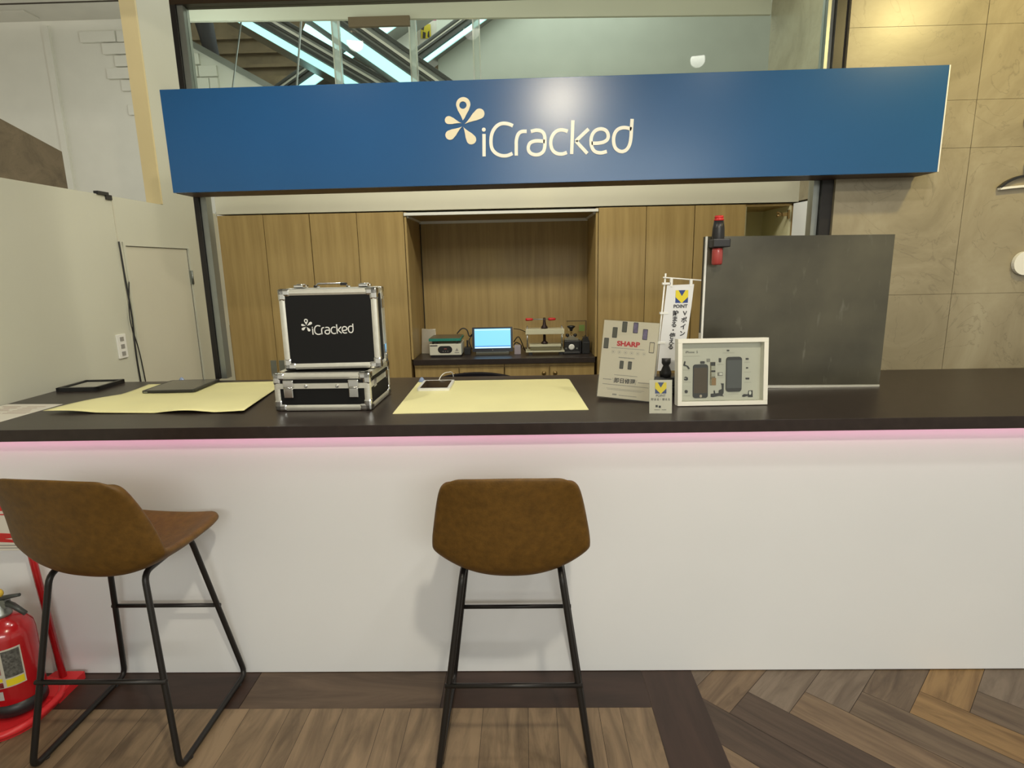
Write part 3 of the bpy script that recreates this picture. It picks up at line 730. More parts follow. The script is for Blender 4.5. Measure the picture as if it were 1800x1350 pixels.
q = MB(); q.box(-.05, .065, -.001, 0, .584, .588); q.box(-.05, .065, -.001, 0, .574, .577); q.build('small_print', M_grey, nt_, (0, .120, 0))

# ================================================================== CASES
def case(loc, rot, label, stand):
    W, D, H = .375, .312, .150
    c = thing('tool_case', label, 'case', loc, rot, 'aluminium edged tool cases')
    e = .026
    B('panel_body', M_caseblk, c, (-W / 2 + .004, W / 2 - .004, -D / 2 + .004, D / 2 - .004, .004, H - .004))
    q = MB()
    for sx in (-1, 1):
        for sy in (-1, 1):
            x = sx * (W / 2 - e / 2 - .001); y = sy * (D / 2 - e / 2 - .001)
            q.box(x - e / 2, x + e / 2, y - e / 2, y + e / 2, .014, H - .014, bev=.010)
        for z in (e / 2 + .001, H - e / 2 - .001):
            x = sx * (W / 2 - e / 2 - .001); q.box(x - e / 2, x + e / 2, -D / 2 + .014, D / 2 - .014, z - e / 2, z + e / 2, bev=.010)
            y = sx * (D / 2 - e / 2 - .001); q.box(-W / 2 + .014, W / 2 - .014, y - e / 2, y + e / 2, z - e / 2, z + e / 2, bev=.010)
    zs_ = H * .66
    for s in (-1, 1):
        q.box(-W / 2 + .014, W / 2 - .014, s * (D / 2 - .0035) - .0035, s * (D / 2 - .0035) + .0035, zs_ - .010, zs_ + .010)
        q.box(s * (W / 2 - .0035) - .0035, s * (W / 2 - .0035) + .0035, -D / 2 + .014, D / 2 - .014, zs_ - .010, zs_ + .010)
    q.build('metal_edging', M_alu, c)
    for sx in (-1, 1):
        for sy in (-1, 1):
            for z in (0, 1):
                k = MB(); s_ = .046
                x1 = sx * W / 2; y1 = sy * D / 2; z1 = H if z else 0; zd = -1 if z else 1
                k.box(min(x1, x1 - sx * s_), max(x1, x1 - sx * s_), min(y1, y1 - sy * .029), max(y1, y1 - sy * .029), min(z1, z1 + zd * .029), max(z1, z1 + zd * .029), bev=.008)
                k.box(min(x1, x1 - sx * .029), max(x1, x1 - sx * .029), min(y1, y1 - sy * s_), max(y1, y1 - sy * s_), min(z1, z1 + zd * .029), max(z1, z1 + zd * .029), bev=.008)
                k.box(min(x1, x1 - sx * .029), max(x1, x1 - sx * .029), min(y1, y1 - sy * .029), max(y1, y1 - sy * .029), min(z1, z1 + zd * s_), max(z1, z1 + zd * s_), bev=.008)
                k.build('corner_cap', M_chrome, c)
    for x in (-.125, .125):
        l = MB(); l.box(x - .020, x + .020, -D / 2 - .011, -D / 2 - .001, zs_ - .004, zs_ + .024, bev=.003); l.box(x - .018, x + .018, -D / 2 - .013, -D / 2 - .001, zs_ - .044, zs_ - .006, bev=.003)
        l.tube([(x - .017, -D / 2 - .012, zs_ - .005), (x + .017, -D / 2 - .012, zs_ - .005)], .0035, 8)
        l.build('latch', M_chrome, c)
    for x in (-.06, .06):
        MB().lathe([(.007, 0), (.007, .003), (.004, .006)], 10, M=Matrix.Translation((x, -D / 2, zs_)) @ Matrix.Rotation(PI / 2, 4, 'X')).build('handle_stud', M_chrome, c)
    if stand:
        P = arc_path([(-.062, -D / 2 - .002, .07), (-.055, -D / 2 - .016, .07), (.055, -D / 2 - .016, .07), (.062, -D / 2 - .002, .07)], .008)
        hh = MB().tube(P, .0035, 8).build('handle', M_chrome, c)
        B('grip', M_blackpl, hh, (.035, .060, -D / 2 - .018, -D / 2 - .008, .063, .077), (-.068, -.060, -D / 2 - .01, -D / 2 - .001, .063, .077), bev=.002)
    for y in (-.09, .09): B('hinge_plate', M_chrome, c, (W / 2 - .001, W / 2 + .002, y - .018, y + .018, zs_ - .016, zs_ + .016))
    if stand:
        def CL(x, y): return ((x - 805) / 1345 * .197 - .010, -(y - 480) / 1345 * .197 + .012)
        lo = bpy.data.objects.new('printed_logo', None)
        # logo sits on the broad face that is turned to the customer (underside in the case's own frame)
        n0 = MB()
        before = set(bpy.data.objects)
        logo(c, CL, .0042, -.0006, M_wht, M_wht, 0)
        for o in set(bpy.data.objects) - before:
            o.rotation_euler = (PI / 2, 0, 0); o.location = (0, .0, .0038)
        bpy.data.objects.remove(lo)
    return c
case((-.770, 2.305, 1.0165), (0, 0, math.radians(-1)), 'black tool case with aluminium edges lying flat, latches to the front, below the other', False)
# standing on its hinge side: handle up, broad face to the front
case((-.744, 2.212, 1.1680 + .156), (-PI / 2, 0, math.radians(2.5)), 'black tool case with a white flower logo, standing upright on the flat one', True)

# ================================================================== MATS AND SMALL THINGS ON THE COUNTER
ZT = 1.0162
q = MB(); q.prism([(-.494, 2.092), (.238, 2.112), (.212, 2.70), (.20, 2.712), (-.495, 2.712), (-.505, 2.70)], .0016, axis='z')
o = q.build('desk_mat', M_mat, None, (0, 0, ZT)); tag(o, 'flat pale yellow desk mat in the middle of the counter, under the white phone', 'mat', 'pale yellow desk mats')
# wavy mat
bm = bmesh.new(); NX, NY = 34, 22; grid = []
def wavy(u, v):
    # outline: front edge, back edge
    fl = Vector((-1.86, 2.175)); fr = Vector((-1.075, 2.135)); bl = Vector((-1.83, 2.735)); br = Vector((-1.16, 2.765))
    p = (fl * (1 - u) + fr * u) * (1 - v) + (bl * (1 - u) + br * u) * v
    if u < .35: p.x -= 0; p.y -= .0
    # pinch of left front corner
    p.x += -.03 * (1 - v) * (1 - u) + .05 * math.sin(v * PI) * (1 - u)
    lift = .013 * (1 - v) ** 1.4 * max(0, math.sin(u * 10.5 + .4) * (.35 + .65 * u)) + .018 * (1 - u) ** 4 * (1 - v) * .15 + .012 * max(0, math.sin(v * 4.5 + .5)) * (1 - u) ** 3
    lift += .012 * max(0, u - .8) / .2 * (1 - v) * .8
    return (p.x, p.y, ZT + .0012 + lift)
for i in range(NX + 1): grid.append([bm.verts.new(wavy(i / NX, j / NY)) for j in range(NY + 1)])
for i in range(NX):
    for j in range(NY): bm.faces.new((grid[i][j], grid[i + 1][j], grid[i + 1][j + 1], grid[i][j + 1])).smooth = True
me = bpy.data.meshes.new('desk_mat'); bm.to_mesh(me); bm.free(); me.materials.append(M_mat)
o = bpy.data.objects.new('desk_mat', me); COL.objects.link(o); md = o.modifiers.new('s', 'SOLIDIFY'); md.thickness = .0015; md.offset = 1
tag(o, 'curling pale yellow desk mat at the left end, under the black tablet', 'mat', 'pale yellow desk mats')

# tablet
def quad_dev(name, label, cat, c, wx, wy, rz, th, body_m, scr_m, bez, z, r=.012, tilt=0):
    t = thing(name, label, cat, (c[0], c[1], z), (tilt, 0, rz))
    MB().prism(rrect(-wx / 2, wx / 2, -wy / 2, wy / 2, r), th, axis='z').build('body', body_m, t)
    MB().prism(rrect(-wx / 2 + bez[0], wx / 2 - bez[1], -wy / 2 + bez[2], wy / 2 - bez[2], .003, 3), .0006, axis='z').build('screen', scr_m, t, (0, 0, th))
    return t
M_screen = mat('dark_glass_screen', (.012, .012, .012), .12, spec=.5)
tb = quad_dev('tablet', 'black tablet lying on the curling yellow mat', 'tablet', (-1.605, 2.64), .235, .255, math.radians(3), .010, M_blackpl, mat('tablet_screen', (.05, .048, .04), .12), (.012, .012, .012), ZT + .006, .012)
B('charging_port', M_steel, tb, (-.108, -.09, -.1285, -.127, .002, .007))
ph = quad_dev('phone', 'white phone lying on the flat yellow mat, screen dark', 'phone', (-.402, 2.585), .145, .20, math.radians(0), .010, M_wht, mat('phone_screen', (.02, .012, .012), .15), (.012, .012, .018), ZT + .0018, .012)
P = smooth_pts([(-.405, 2.675, ZT + .006), (-.40, 2.70, ZT + .02), (-.39, 2.74, ZT + .030), (-.375, 2.79, ZT + .028), (-.355, 2.832, ZT + .008), (-.35, 2.85, ZT - .12)], 6)
o = MB().tube(P, .0022, 8).build('charging_cable', M_wht); tag(o, 'white charging cable arching from the white phone over the counter edge', 'cable')
for (x, y, lab) in ((-.488, 2.700, 'small blue and clear clip at the back corner of the flat yellow mat'), (-1.70, 2.795, 'small pale blue clip behind the curling yellow mat')):
    t = thing('table_clip', lab, 'clip', (x, y, ZT + .001)); MB().lathe([(.016, 0), (.017, .004), (.012, .010), (.008, .018), (.003, .022)], 14).build('clip_body', mat('clear_blue', (.25, .32, .50), .2), t)
tr = thing('document_tray', 'black framed pad lying against the left wall on the counter', 'tray', (-2.085, 2.70, ZT), (0, 0, math.radians(2)))
q = MB(); q.box(-.095, .095, -.10, .10, 0, .006); q.box(-.095, .095, -.10, -.085, .006, .018); q.box(-.095, .095, .085, .10, .006, .018); q.box(-.095, -.080, -.1, .1, .006, .018); q.box(.080, .095, -.1, .1, .006, .018)
q.build('frame', M_blackpl, tr); B('pad', mat('grey_pad', (.40, .39, .33), .5), tr, (-.079, .079, -.084, .084, .0065, .010))
pp = thing('paper_sheet', 'printed white sheet in clear film at the left end of the counter', 'paper', (-2.07, 2.19, ZT + .0004), (0, 0, math.radians(-3)))
B('sheet', M_paper, pp, (-.125, .125, -.15, .15, 0, .0015))
q = MB()
for k in range(6):
    q.box(-.10 + .03 * math.sin(k * 2), -.02 + .03 * math.sin(k * 3), .10 - k * .022, .108 - k * .022, .0016, .0019); q.box(.01, .09 - .02 * math.sin(k), .10 - k * .022, .106 - k * .022, .0016, .0019)
q.build('printed_lines', mat('faded_print', (.45, .33, .26), .5), pp)

# poster stand
po = thing('poster_stand', 'white leaflet with a red word in an acrylic stand left of the banner', 'poster stand', (.392, 2.245, ZT + .005), (math.radians(-11), math.radians(3), math.radians(-18)))
W2, H2 = .215, .310
B('acrylic_sheet', M_acryl, po, (-W2 / 2 - .004, W2 / 2 + .004, -.0035, -.0015, 0, H2 + .004))
B('acrylic_foot', M_acryl, po, (-W2 / 2 - .004, W2 / 2 + .004, .0, .085, 0.015, .018))
pg = B('leaflet', mat('leaflet_paper', (.74, .67, .56), .45), po, (-W2 / 2, W2 / 2, -.001, .0, .004, H2))
def LF(x, y): return (-W2 / 2 + x * W2, H2 - y * (H2 - .004))  # unit coords of the leaflet
def minip(x, y, w, h, m, nm='phone_picture'):
    a, z = LF(x, y); q = MB(); q.prism(rrect(a - w / 2, a + w / 2, z - h / 2, z + h / 2, .002, 3), -.0006, M_ink); q.prism(rrect(a - w / 2 + .0018, a + w / 2 - .0018, z - h / 2 + .0025, z + h / 2 - .0025, .001, 2), -.0008, m)
    return q.build(nm, None, pg, (0, -.0011, 0))
g1 = mat('print_charcoal', (.10, .10, .08), .5); g2 = mat('print_violet', (.16, .13, .24), .5, var=.4, vscale=60); g3 = mat('print_cream', (.62, .56, .42), .5)
for (x, y, m) in ((.075, .30, g1), (.215, .155, g1), (.385, .075, g1), (.585, .078, g2), (.765, .155, g2), (.905, .315, g3)): minip(x, y, .019, .042, m)
for (x, y) in ((.395, .565), (.545, .565)): minip(x, y, .015, .032, g1)
a, z = LF(.48, .295)
text('SHARP', .026, M_sharp, pg, (a, -.0015, z), name='red_word', bold=.0012, sx=1.15)
a, z = LF(.48, .775)
text('即日修理', .021, M_ink, pg, (a, -.0015, z), name='bold_word', bold=.0004)
a, z = LF(.285, .775); a2, _ = LF(.675, .775)
q = MB(); q.stroke([(a - .005, z + .010), (a, z - .010)], .0012, -.0005); q.stroke([(a2 + .005, z + .010), (a2, z - .010)], .0012, -.0005)
def bar(x0, x1, y, h=.0022):
    a0, z = LF(x0, y); a1, _ = LF(x1, y); x = a0
    while x < a1 - .001:
        w = random.uniform(.002, .005); q.box(x, min(x + w, a1), -.0005, 0, z - h / 2, z + h / 2); x += w + .0007
for b_ in ((.18, .78, .352), (.33, .62, .472, .0035), (.28, .70, .70), (.08, .24, .765, .003), (.72, .93, .775, .003), (.08, .92, .83), (.16, .85, .88, .0012), (.18, .8, .895, .0012), (.28, .36, .955, .006), (.40, .72, .96)): bar(*b_)
for k in range(6):
    a, z = LF(.22 + k * .112, .405); pts = [(a + .0062 * math.cos(t), z + .0062 * math.sin(t)) for t in [2 * PI * i / 16 for i in range(16)]]
    q.stroke(pts, .0006, -.0004, closed=True); q.box(a - .002, a + .002, -.0004, 0, z - .002, z + .002)
q.build('small_print', M_grey, pg, (0, -.0012, 0))

def vmark(parent, cx, cz, s, y):
    B('emblem_square', M_navy, parent, (cx - s / 2, cx + s / 2, y, y + .0004, cz - s / 2, cz + s / 2))
    h = s / 2
    MB().prism([(cx - h, cz + h), (cx - h + .22 * s, cz + h), (cx, cz + h - .47 * s), (cx + h - .22 * s, cz + h), (cx + h, cz + h), (cx + h, cz - h + .46 * s), (cx + .03 * s, cz - h), (cx - .03 * s, cz - h), (cx - h, cz - h + .46 * s)], -.0004).build('emblem_letter', M_yel, parent, (0, y - .0002, 0))
# banner (nobori)
nb = thing('table_banner', 'small white vertical banner on a pole with blue and yellow square emblem', 'banner', (.545, 2.36, ZT))
MB().lathe([(.045, 0), (.046, .02), (.035, .032), (.018, .038), (.014, .06)], 20).build('base', M_blackpl, nb)
q = MB(); q.box(-.02, .085, -.02, .02, .035, .075, bev=.008); q.lathe([(.022, 0), (.025, .02), (.014, .05), (.020, .06), (.02, .08)], 16, M=Matrix.Translation((.035, 0, .072))); q.box(.02, .09, -.025, .02, 0, .036, bev=.006); q.build('clamp', M_blackpl, nb)
MB().tube([(-.008, 0, .03), (.023, 0, .492)], .0035, 8).build('pole', M_wht, nb)
MB().tube([(.012, -.004, .476), (.163, -.004, .462)], .0028, 8).build('crossbar', M_wht, nb)
cl = MB().prism([(.028, .445), (.135, .448), (.128, .36), (.113, .22), (.090, .10), (.000, .10), (.010, .25)], -.0012).build('cloth', mat('banner_cloth', (.74, .75, .76), .6, var=.03), nb, (0, -.006, 0))
q = MB(); q.box(.040, .050, -.009, .003, .440, .474); q.box(.118, .128, -.009, .003, .440, .468)
for (a, z) in ((.010, .452), (.004, .335), (-.003, .215)): q.box(a, a + .032, -.009, .006, z - .004, z + .004)
q.build('loop_tab', M_wht, nb)
pr = B('printing', M_wht, nb, (.07, .074, -.0075, -.0073, .30, .304))
pr.rotation_euler = (0, 0, 0)
vmark(nb, .088, .400, .050, -.0082)
text('POINT', .0185, M_ink, nb, (.084, -.0082, .361), name='banner_word', bold=.0005, sx=1.02)
for (x, s_) in ((.103, 'Vポイント'), (.066, '貯まる・使える')):
    for k, ch in enumerate(s_):
        if s_[0] == 'V' and k > 3: continue
        ch2 = 'ー' if ch == 'ー' else ch
        st_ = .0225 if s_[0] != 'V' else .0270
        text(ch2, .0245, M_ink, nb, (x - k * .0025 - (.0 if s_[0] != 'V' else 0), -.0082, .332 - k * st_), name='banner_character', bold=.0006)
# small folded card
sc = thing('small_card', 'small white card with emblem in clear holder in front of the banner base', 'card', (.490, 2.045, ZT), (math.radians(-8), 0, math.radians(-4)))
B('card_sheet', M_paper, sc, (-.040, .040, 0, .001, 0, .121)); B('clear_holder', M_acryl, sc, (-.042, .042, -.002, -.001, 0, .124), (-.042, .042, .002, .04, 0, .002))
vmark(sc, 0, .092, .040, -.0006)
text('POINT', .0115, M_ink, sc, (0, -.0008, .064), name='card_word'); text('貯まる・使える', .0098, M_ink, sc, (0, -.0008, .050), name='card_line')
q = MB(); q.box(-.018, -.010, -.0006, 0, .022, .030); q.box(-.007, .001, -.0006, 0, .020, .028); q.box(-.022, -.002, -.0006, 0, .012, .0135); q.box(.004, .02, -.0006, 0, .012, .0135); q.build('card_print', M_ink, sc)

# shadow box frame with phone parts
fr = thing('display_frame', 'white box frame showing a dismantled phone, right of the small card', 'frame', (.745, 2.165, ZT), (math.radians(-6), 0, math.radians(1)))
FW, FH, FD = .338, .252, .045; b = .016
q = MB(); q.box(-FW / 2, FW / 2, -FD / 2, FD / 2, 0, b, bev=.001); q.box(-FW / 2, FW / 2, -FD / 2, FD / 2, FH - b, FH, bev=.001); q.box(-FW / 2, -FW / 2 + b, -FD / 2, FD / 2, b, FH - b, bev=.001); q.box(FW / 2 - b, FW / 2, -FD / 2, FD / 2, b, FH - b, bev=.001)
q.build('frame_border', mat('cream_frame', (.82, .80, .70), .4), fr)
bk = B('backing_card', mat('backing_card', (.70, .69, .62), .5, var=.02), fr, (-FW / 2 + b, FW / 2 - b, .012, .020, b, FH - b))
B('front_pane', M_acryl, fr, (-FW / 2 + b, FW / 2 - b, -FD / 2 + .004, -FD / 2 + .006, b, FH - b))
def FC(px, py): # photo-detail coordinates of the framed display (1800x1232 view) -> local
    return ((px - 890) / 1500 * (FW - 2 * b) , b + (1080 - py) / 940 * (FH - 2 * b) + .0)
def piece(name, poly, m, d=-.004, lab=None):
    o = MB().prism([FC(*p) for p in poly], d).build(name, m, bk, (0, .0118, 0)); return o
def rr(x0, x1, y0, y1, r):
    return [(a, c) for a, c in rrect(x0, x1, y0, y1, r)]
o = piece('screen_assembly', rr(385, 665, 490, 1040, 45), M_ink, -.004); piece('screen_glass', rr(400, 650, 545, 960, 5), mat('brown_screen', (.075, .045, .020), .3), -.0046)
piece('home_button', rr(510, 555, 985, 1030, 20), mat('button_white', (.6, .5, .4), .4), -.0052)
piece('rear_housing', rr(1000, 1290, 378, 945, 50), M_ink, -.006); piece('rear_plate', rr(1010, 1280, 430, 885, 4), mat('slate_metal', (.10, .105, .11), .4, .4), -.0066)
piece('camera_cable', [(205, 500), (225, 430), (245, 440), (235, 490), (290, 510), (325, 555), (300, 565), (270, 520), (210, 505)], M_ink)
piece('small_bracket', [(222, 700), (250, 685), (290, 700), (292, 740), (260, 748), (222, 740), (225, 720), (262, 725), (268, 705), (240, 706)], M_ink)
piece('speaker_disc', rr(235, 290, 905, 955, 22), M_ink)
piece('sensor_strip', rr(640, 700, 400, 450, 8), M_grey); piece('top_cable', rr(520, 600, 440, 480, 12), M_ink)
piece('logic_board', rr(705, 800, 455, 835, 6), mat('board_olive', (.22, .20, .13), .5, var=.5, vscale=90), -.003)
piece('shield_can', rr(725, 800, 520, 590, 3), mat('can_silver', (.5, .5, .42), .4), -.004); piece('shield_can', rr(730, 800, 620, 690, 3), mat('can_silver', (.5, .5, .42), .4), -.004)
piece('copper_chip', rr(735, 815, 715, 835, 3), mat('copper_tan', (.36, .20, .08), .4), -.004); piece('chip', rr(712, 795, 458, 515, 3), M_ink, -.0045); piece('chip', rr(722, 800, 592, 618, 3), M_ink, -.0045)
piece('camera_module', rr(865, 905, 395, 460, 8), M_ink); piece('sim_tray', rr(850, 940, 625, 680, 6), M_grey); piece('sim_tray_slot', rr(875, 930, 635, 668, 4), M_wht, -.0045)
piece('dock_cable', [(725, 975), (780, 970), (775, 925), (795, 920), (805, 970), (870, 965), (875, 920), (930, 900), (925, 835), (908, 808), (960, 808), (960, 960), (940, 1000), (970, 1020), (880, 1010), (760, 1030), (725, 1025)], M_ink)
piece('vibration_motor', [(1315, 1010), (1345, 990), (1420, 995), (1430, 935), (1500, 930), (1505, 1040), (1425, 1040), (1420, 1015), (1340, 1035), (1315, 1030)], M_ink); piece('motor_disc', rr(1430, 1475, 940, 1000, 20), M_wht, -.005)
for (x0, x1, y0, y1) in ((1365, 1415, 402, 428), (1375, 1410, 550, 572), (1370, 1435, 722, 748), (1012, 1055, 262, 282)): piece('tiny_part', rr(x0, x1, y0, y1, 8), M_ink)
q = MB()
for (x0, x1, y) in ((210, 510, 355), (205, 320, 580), (215, 355, 778), (210, 340, 1000), (940, 1150, 312), (830, 960, 500), (850, 960, 715), (1340, 1470, 630), (1350, 1480, 797), (1340, 1450, 470), (1060, 1250, 985)):
    a0, z0 = FC(x0, y); a1, _ = FC(x1, y); q.box(a0, a1, -.0005, 0, z0 - .0007, z0 + .0007)
q.build('caption_lines', mat('caption_grey', (.45, .44, .38), .5), bk, (0, .0118, 0))
a, z = FC(360, 290); text('iPhone  5', .0125, M_ink, bk, (a, .0115, z), name='caption_title')

# large grey panel with clip-on tool
pn = thing('grey_panel', 'large smoky grey panel standing on the right of the counter', 'panel', (1.132, 2.45, ZT), (math.radians(-1), math.radians(.5), 0))
m = bpy.data.materials.new('scuffed_grey_film'); m.use_nodes = True; nt = m.node_tree; b_ = nt.nodes['Principled BSDF']
tc = nt.nodes.new('ShaderNodeTexCoord'); n1 = nt.nodes.new('ShaderNodeTexNoise'); n1.inputs['Scale'].default_value = 2.2; n1.inputs['Detail'].default_value = 7
nt.links.new(tc.outputs['Object'], n1.inputs['Vector'])
r1 = nt.nodes.new('ShaderNodeValToRGB'); r1.color_ramp.elements[0].position = .3; r1.color_ramp.elements[1].position = .75
r1.color_ramp.elements[0].color = (.050, .048, .038, 1); r1.color_ramp.elements[1].color = (.15, .14, .10, 1)
nt.links.new(n1.outputs['Fac'], r1.inputs[0])
mp = nt.nodes.new('ShaderNodeMapping'); mp.inputs['Rotation'].default_value = (0, .5, 0); mp.inputs['Scale'].default_value = (26, 1, 7); nt.links.new(tc.outputs['Object'], mp.inputs[0])
n2 = nt.nodes.new('ShaderNodeTexNoise'); n2.inputs['Scale'].default_value = 1; n2.inputs['Detail'].default_value = 8; nt.links.new(mp.outputs[0], n2.inputs['Vector'])
r2 = nt.nodes.new('ShaderNodeValToRGB'); r2.color_ramp.elements[0].position = .63; r2.color_ramp.elements[1].position = .74; nt.links.new(n2.outputs['Fac'], r2.inputs[0])
mx = nt.nodes.new('ShaderNodeMixRGB'); nt.links.new(r2.outputs[0], mx.inputs[0]); nt.links.new(r1.outputs[0], mx.inputs[1]); mx.inputs[2].default_value = (.15, .145, .115, 1)
nt.links.new(mx.outputs[0], b_.inputs['Base Color']); b_.inputs['Roughness'].default_value = .22; b_.inputs['Metallic'].default_value = .35
B('sheet', m, pn, (-.378, .378, 0, .006, .012, .632))
B('back_board', M_steel, pn, (-.383, .376, .0065, .030, .004, .630)); B('side_rail', M_wht, pn, (-.386, -.379, -.001, .010, .004, .632))
B('side_rail', M_rail, pn, (-.386, -.380, .011, .034, .004, .632)); B('base_rail', M_alu, pn, (-.378, .378, -.004, .034, 0, .011)); B('side_label', M_paper, pn, (-.388, -.386, .012, .030, .20, .235))
tl_ = thing('clip_on_flashlight', 'red and black handheld torch clipped to the top left of the grey panel', 'flashlight', (.789, 2.425, 1.537))
tl_.scale = (.82, .82, .66)
MB().lathe([(.0, .0), (.022, .0), (.026, .01), (.026, .085), (.024, .10)], 20).build('red_barrel', mat('translucent_red', (.36, .05, .045), .25, coat=.3), tl_)
MB().lathe([(.024, .10), (.026, .13), (.030, .17), (.028, .22), (.023, .262)], 20).build('grip', M_blackpl, tl_)
MB().lathe([(.023, .262), (.0235, .272), (.018, .276), (.022, .280), (.020, .292), (.0, .295)], 20).build('end_cap', M_redpl, tl_)
B('clamp', M_blackpl, tl_, (-.032, .052, -.036, .060, .105, .155), bev=.006)

# black office chair behind the counter
oc2 = thing('office_chair', 'black office chair behind the counter, only its curved top showing', 'chair', (-.27, 3.25, .004))
P = [( -.27, .62), (-.26, .885), (-.20, .925), (-.10, .942), (0, .947), (.10, .940), (.20, .918), (.25, .88), (.26, .62)]
q = MB(); q.prism(smooth_pts(P, 4), .05); q.build('backrest', mat('black_mesh_fabric', (.008, .007, .010), .9, spec=.1), oc2)
q = MB(); q.prism(rrect(-.25, .25, .03, .52, .1), .07, axis='z'); q.build('seat', mat('black_mesh_fabric', (.008, .007, .010), .9, spec=.1), oc2, (0, 0, .44))
MB().tube([(0, .27, .10), (0, .27, .44)], .025, 12).tube([(0, .2, .45), (0, -.02, .46), (0, .06, .62)], .015, 8).build('column', M_blackpl, oc2)
for k in range(5):
    a = 2 * PI * k / 5; q = MB(); q.tube([(0, .27, .10), (.27 * math.cos(a), .27 + .27 * math.sin(a), .075)], [.022, .014], 8); l = q.build('leg', M_blackpl, oc2)
    MB().lathe([(.026, -.012), (.027, .012)], 16, M=Matrix.Translation((.27 * math.cos(a), .27 + .27 * math.sin(a), .030)) @ Matrix.Rotation(PI / 2, 4, 'X')).build('caster', M_blackpl, l)

# ================================================================== MACHINES IN THE RECESS
Z2 = .8725
hp = thing('hot_plate', 'white box hot plate with a teal upper tray, left in the recess', 'hot plate', (-.602, 4.40, Z2))
B('housing', mat('cream_housing', (.68, .67, .56), .4), hp, (-.122, .122, 0, .24, .014, .100), bev=.004)
B('base', M_blackpl, hp, (-.115, .115, .01, .23, 0, .0145))
dp = MB().prism(rrect(-.058, .052, .030, .085, .027, 6), -.002).build('display', M_blackpl, hp)
text('888', .014, mat('display_digits', (.2, .05, .05), .5, emit=(.5, .15, .1), es=.25), dp, (0, -.003, .063), name='digits')
q = MB()
for k in (-.018, 0, .018): q.box(k - .004, k + .004, -.003, -.002, .042, .046)
q.build('button', M_grey, dp)
q = MB()
q.box(-.118, -.06, -.001, 0, .084, .092, M_ink); q.prism([(.075, .045), (.088, .070), (.10, .045)], -.001, M_grey); q.box(.070, .105, -.001, 0, .030, .036, M_grey); q.build('printed_marks', None, hp)
B('tray', M_teal, hp, (-.126, .120, .0, .245, .122, .142), bev=.002); B('heating_surface', mat('dull_plate', (.20, .17, .11), .4, .5), hp, (-.118, .112, .006, .24, .1425, .146))
q = MB()
for x in (-.095, -.065, .09): q.box(x - .006, x + .006, .01, .022, .1, .122)
for x in (-.095, .09): q.box(x - .006, x + .006, .21, .222, .1, .122)
q.build('standoff', M_blackpl, hp)
pb = thing('plastic_pouch', 'wrinkled clear pouch with a white sheet leaning in the left corner of the recess', 'pouch', (-.765, 4.60, Z2), (math.radians(-8), 0, 0))
B('sheet', M_paper, pb, (-.045, .060, 0, .002, .09, .195)); q = MB(); q.prism([(-.055, 0), (.04, .0), (.06, .19), (-.05, .20)], -.004); q.build('pouch_film', mat('milky_film', (.55, .5, .4), .25, alpha=.55), pb)
lp = thing('computer', 'black all-in-one computer with a light blue screen in the recess', 'computer', (-.245, 4.50, Z2), (0, 0, math.radians(1)))
cs = MB().prism(rrect(-.158, .158, .02, .212, .006, 3), .018).build('display_housing', mat('navy_black', (.008, .010, .018), .3), lp, None, (math.radians(-6), 0, 0))
sc_ = B('screen', mat('lit_screen', (.1, .3, .5), .3, emit=(.22, .62, .95), es=1.0), cs, (-.140, .142, -.001, 0, .048, .200))
B('window_bar', mat('lit_white', (.5, .5, .6), .3, emit=(.5, .75, .95), es=1.0), sc_, (-.138, .140, -.002, -.001, .188, .194), (-.138, .140, -.002, -.001, .049, .058))
B('task_bar', mat('lit_blue', (.05, .1, .3), .3, emit=(.04, .22, .55), es=1.0), sc_, (-.138, .140, -.0022, -.0011, .060, .067))
B('power_mark', M_grey, cs, (-.003, .003, -.001, 0, .030, .036))
B('stand_base', mat('dark_grey_base', (.09, .085, .06), .4), lp, (-.13, .13, -.04, .12, 0, .022), bev=.004)
q = MB()
for P in ([(-.42, 4.62, .90), (-.44, 4.63, .97), (-.40, 4.66, 1.02), (-.36, 4.66, 1.05)], [(-.54, 4.66, 1.02), (-.50, 4.67, 1.06), (-.46, 4.67, 1.05), (-.44, 4.66, 1.0), (-.41, 4.62, 1.02)]):
    q.tube(smooth_pts(P, 5), .005, 8)
o = q.build('power_cable', M_blackpl); tag(o, 'black power cables looping between the hot plate and the computer', 'cable')
q = MB(); q.tube(smooth_pts([(-.08, 4.60, 1.06), (-.03, 4.62, 1.05), (.03, 4.65, 1.02)], 5), .003, 8); q.tube(smooth_pts([(-.08, 4.58, .93), (-.06, 4.60, .95), (-.02, 4.60, .92), (-.05, 4.56, .89)], 5), .005, 8); q.tube(smooth_pts([(-.08, 4.56, .96), (-.04, 4.55, 1.0), (.0, 4.6, .9), (.01, 4.62, .88)], 5), .004, 8)
o = q.build('usb_cable', M_blackpl); tag(o, 'thin dark cables trailing from the right side of the computer', 'cable')
ad = B('power_adapter', M_blackpl, None, (-.47, -.42, 4.50, 4.58, Z2, Z2 + .055), (-.452, -.438, 4.53, 4.545, Z2 + .055, Z2 + .11), bev=.003); tag(ad, 'black power adapter standing between the hot plate and the computer', 'adapter')
cbx = B('card_reader', mat('lilac_grey', (.34, .30, .34), .4), None, (-.075, -.025, 4.47, 4.53, Z2, Z2 + .07), bev=.004); tag(cbx, 'small lilac grey reader box right of the computer', 'reader')
prs = thing('screen_press', 'hand screw press with red handles and pale plates, right in the recess', 'press', (.160, 4.43, Z2))
M_plate = mat('cream_plate', (.60, .58, .42), .4, .1)
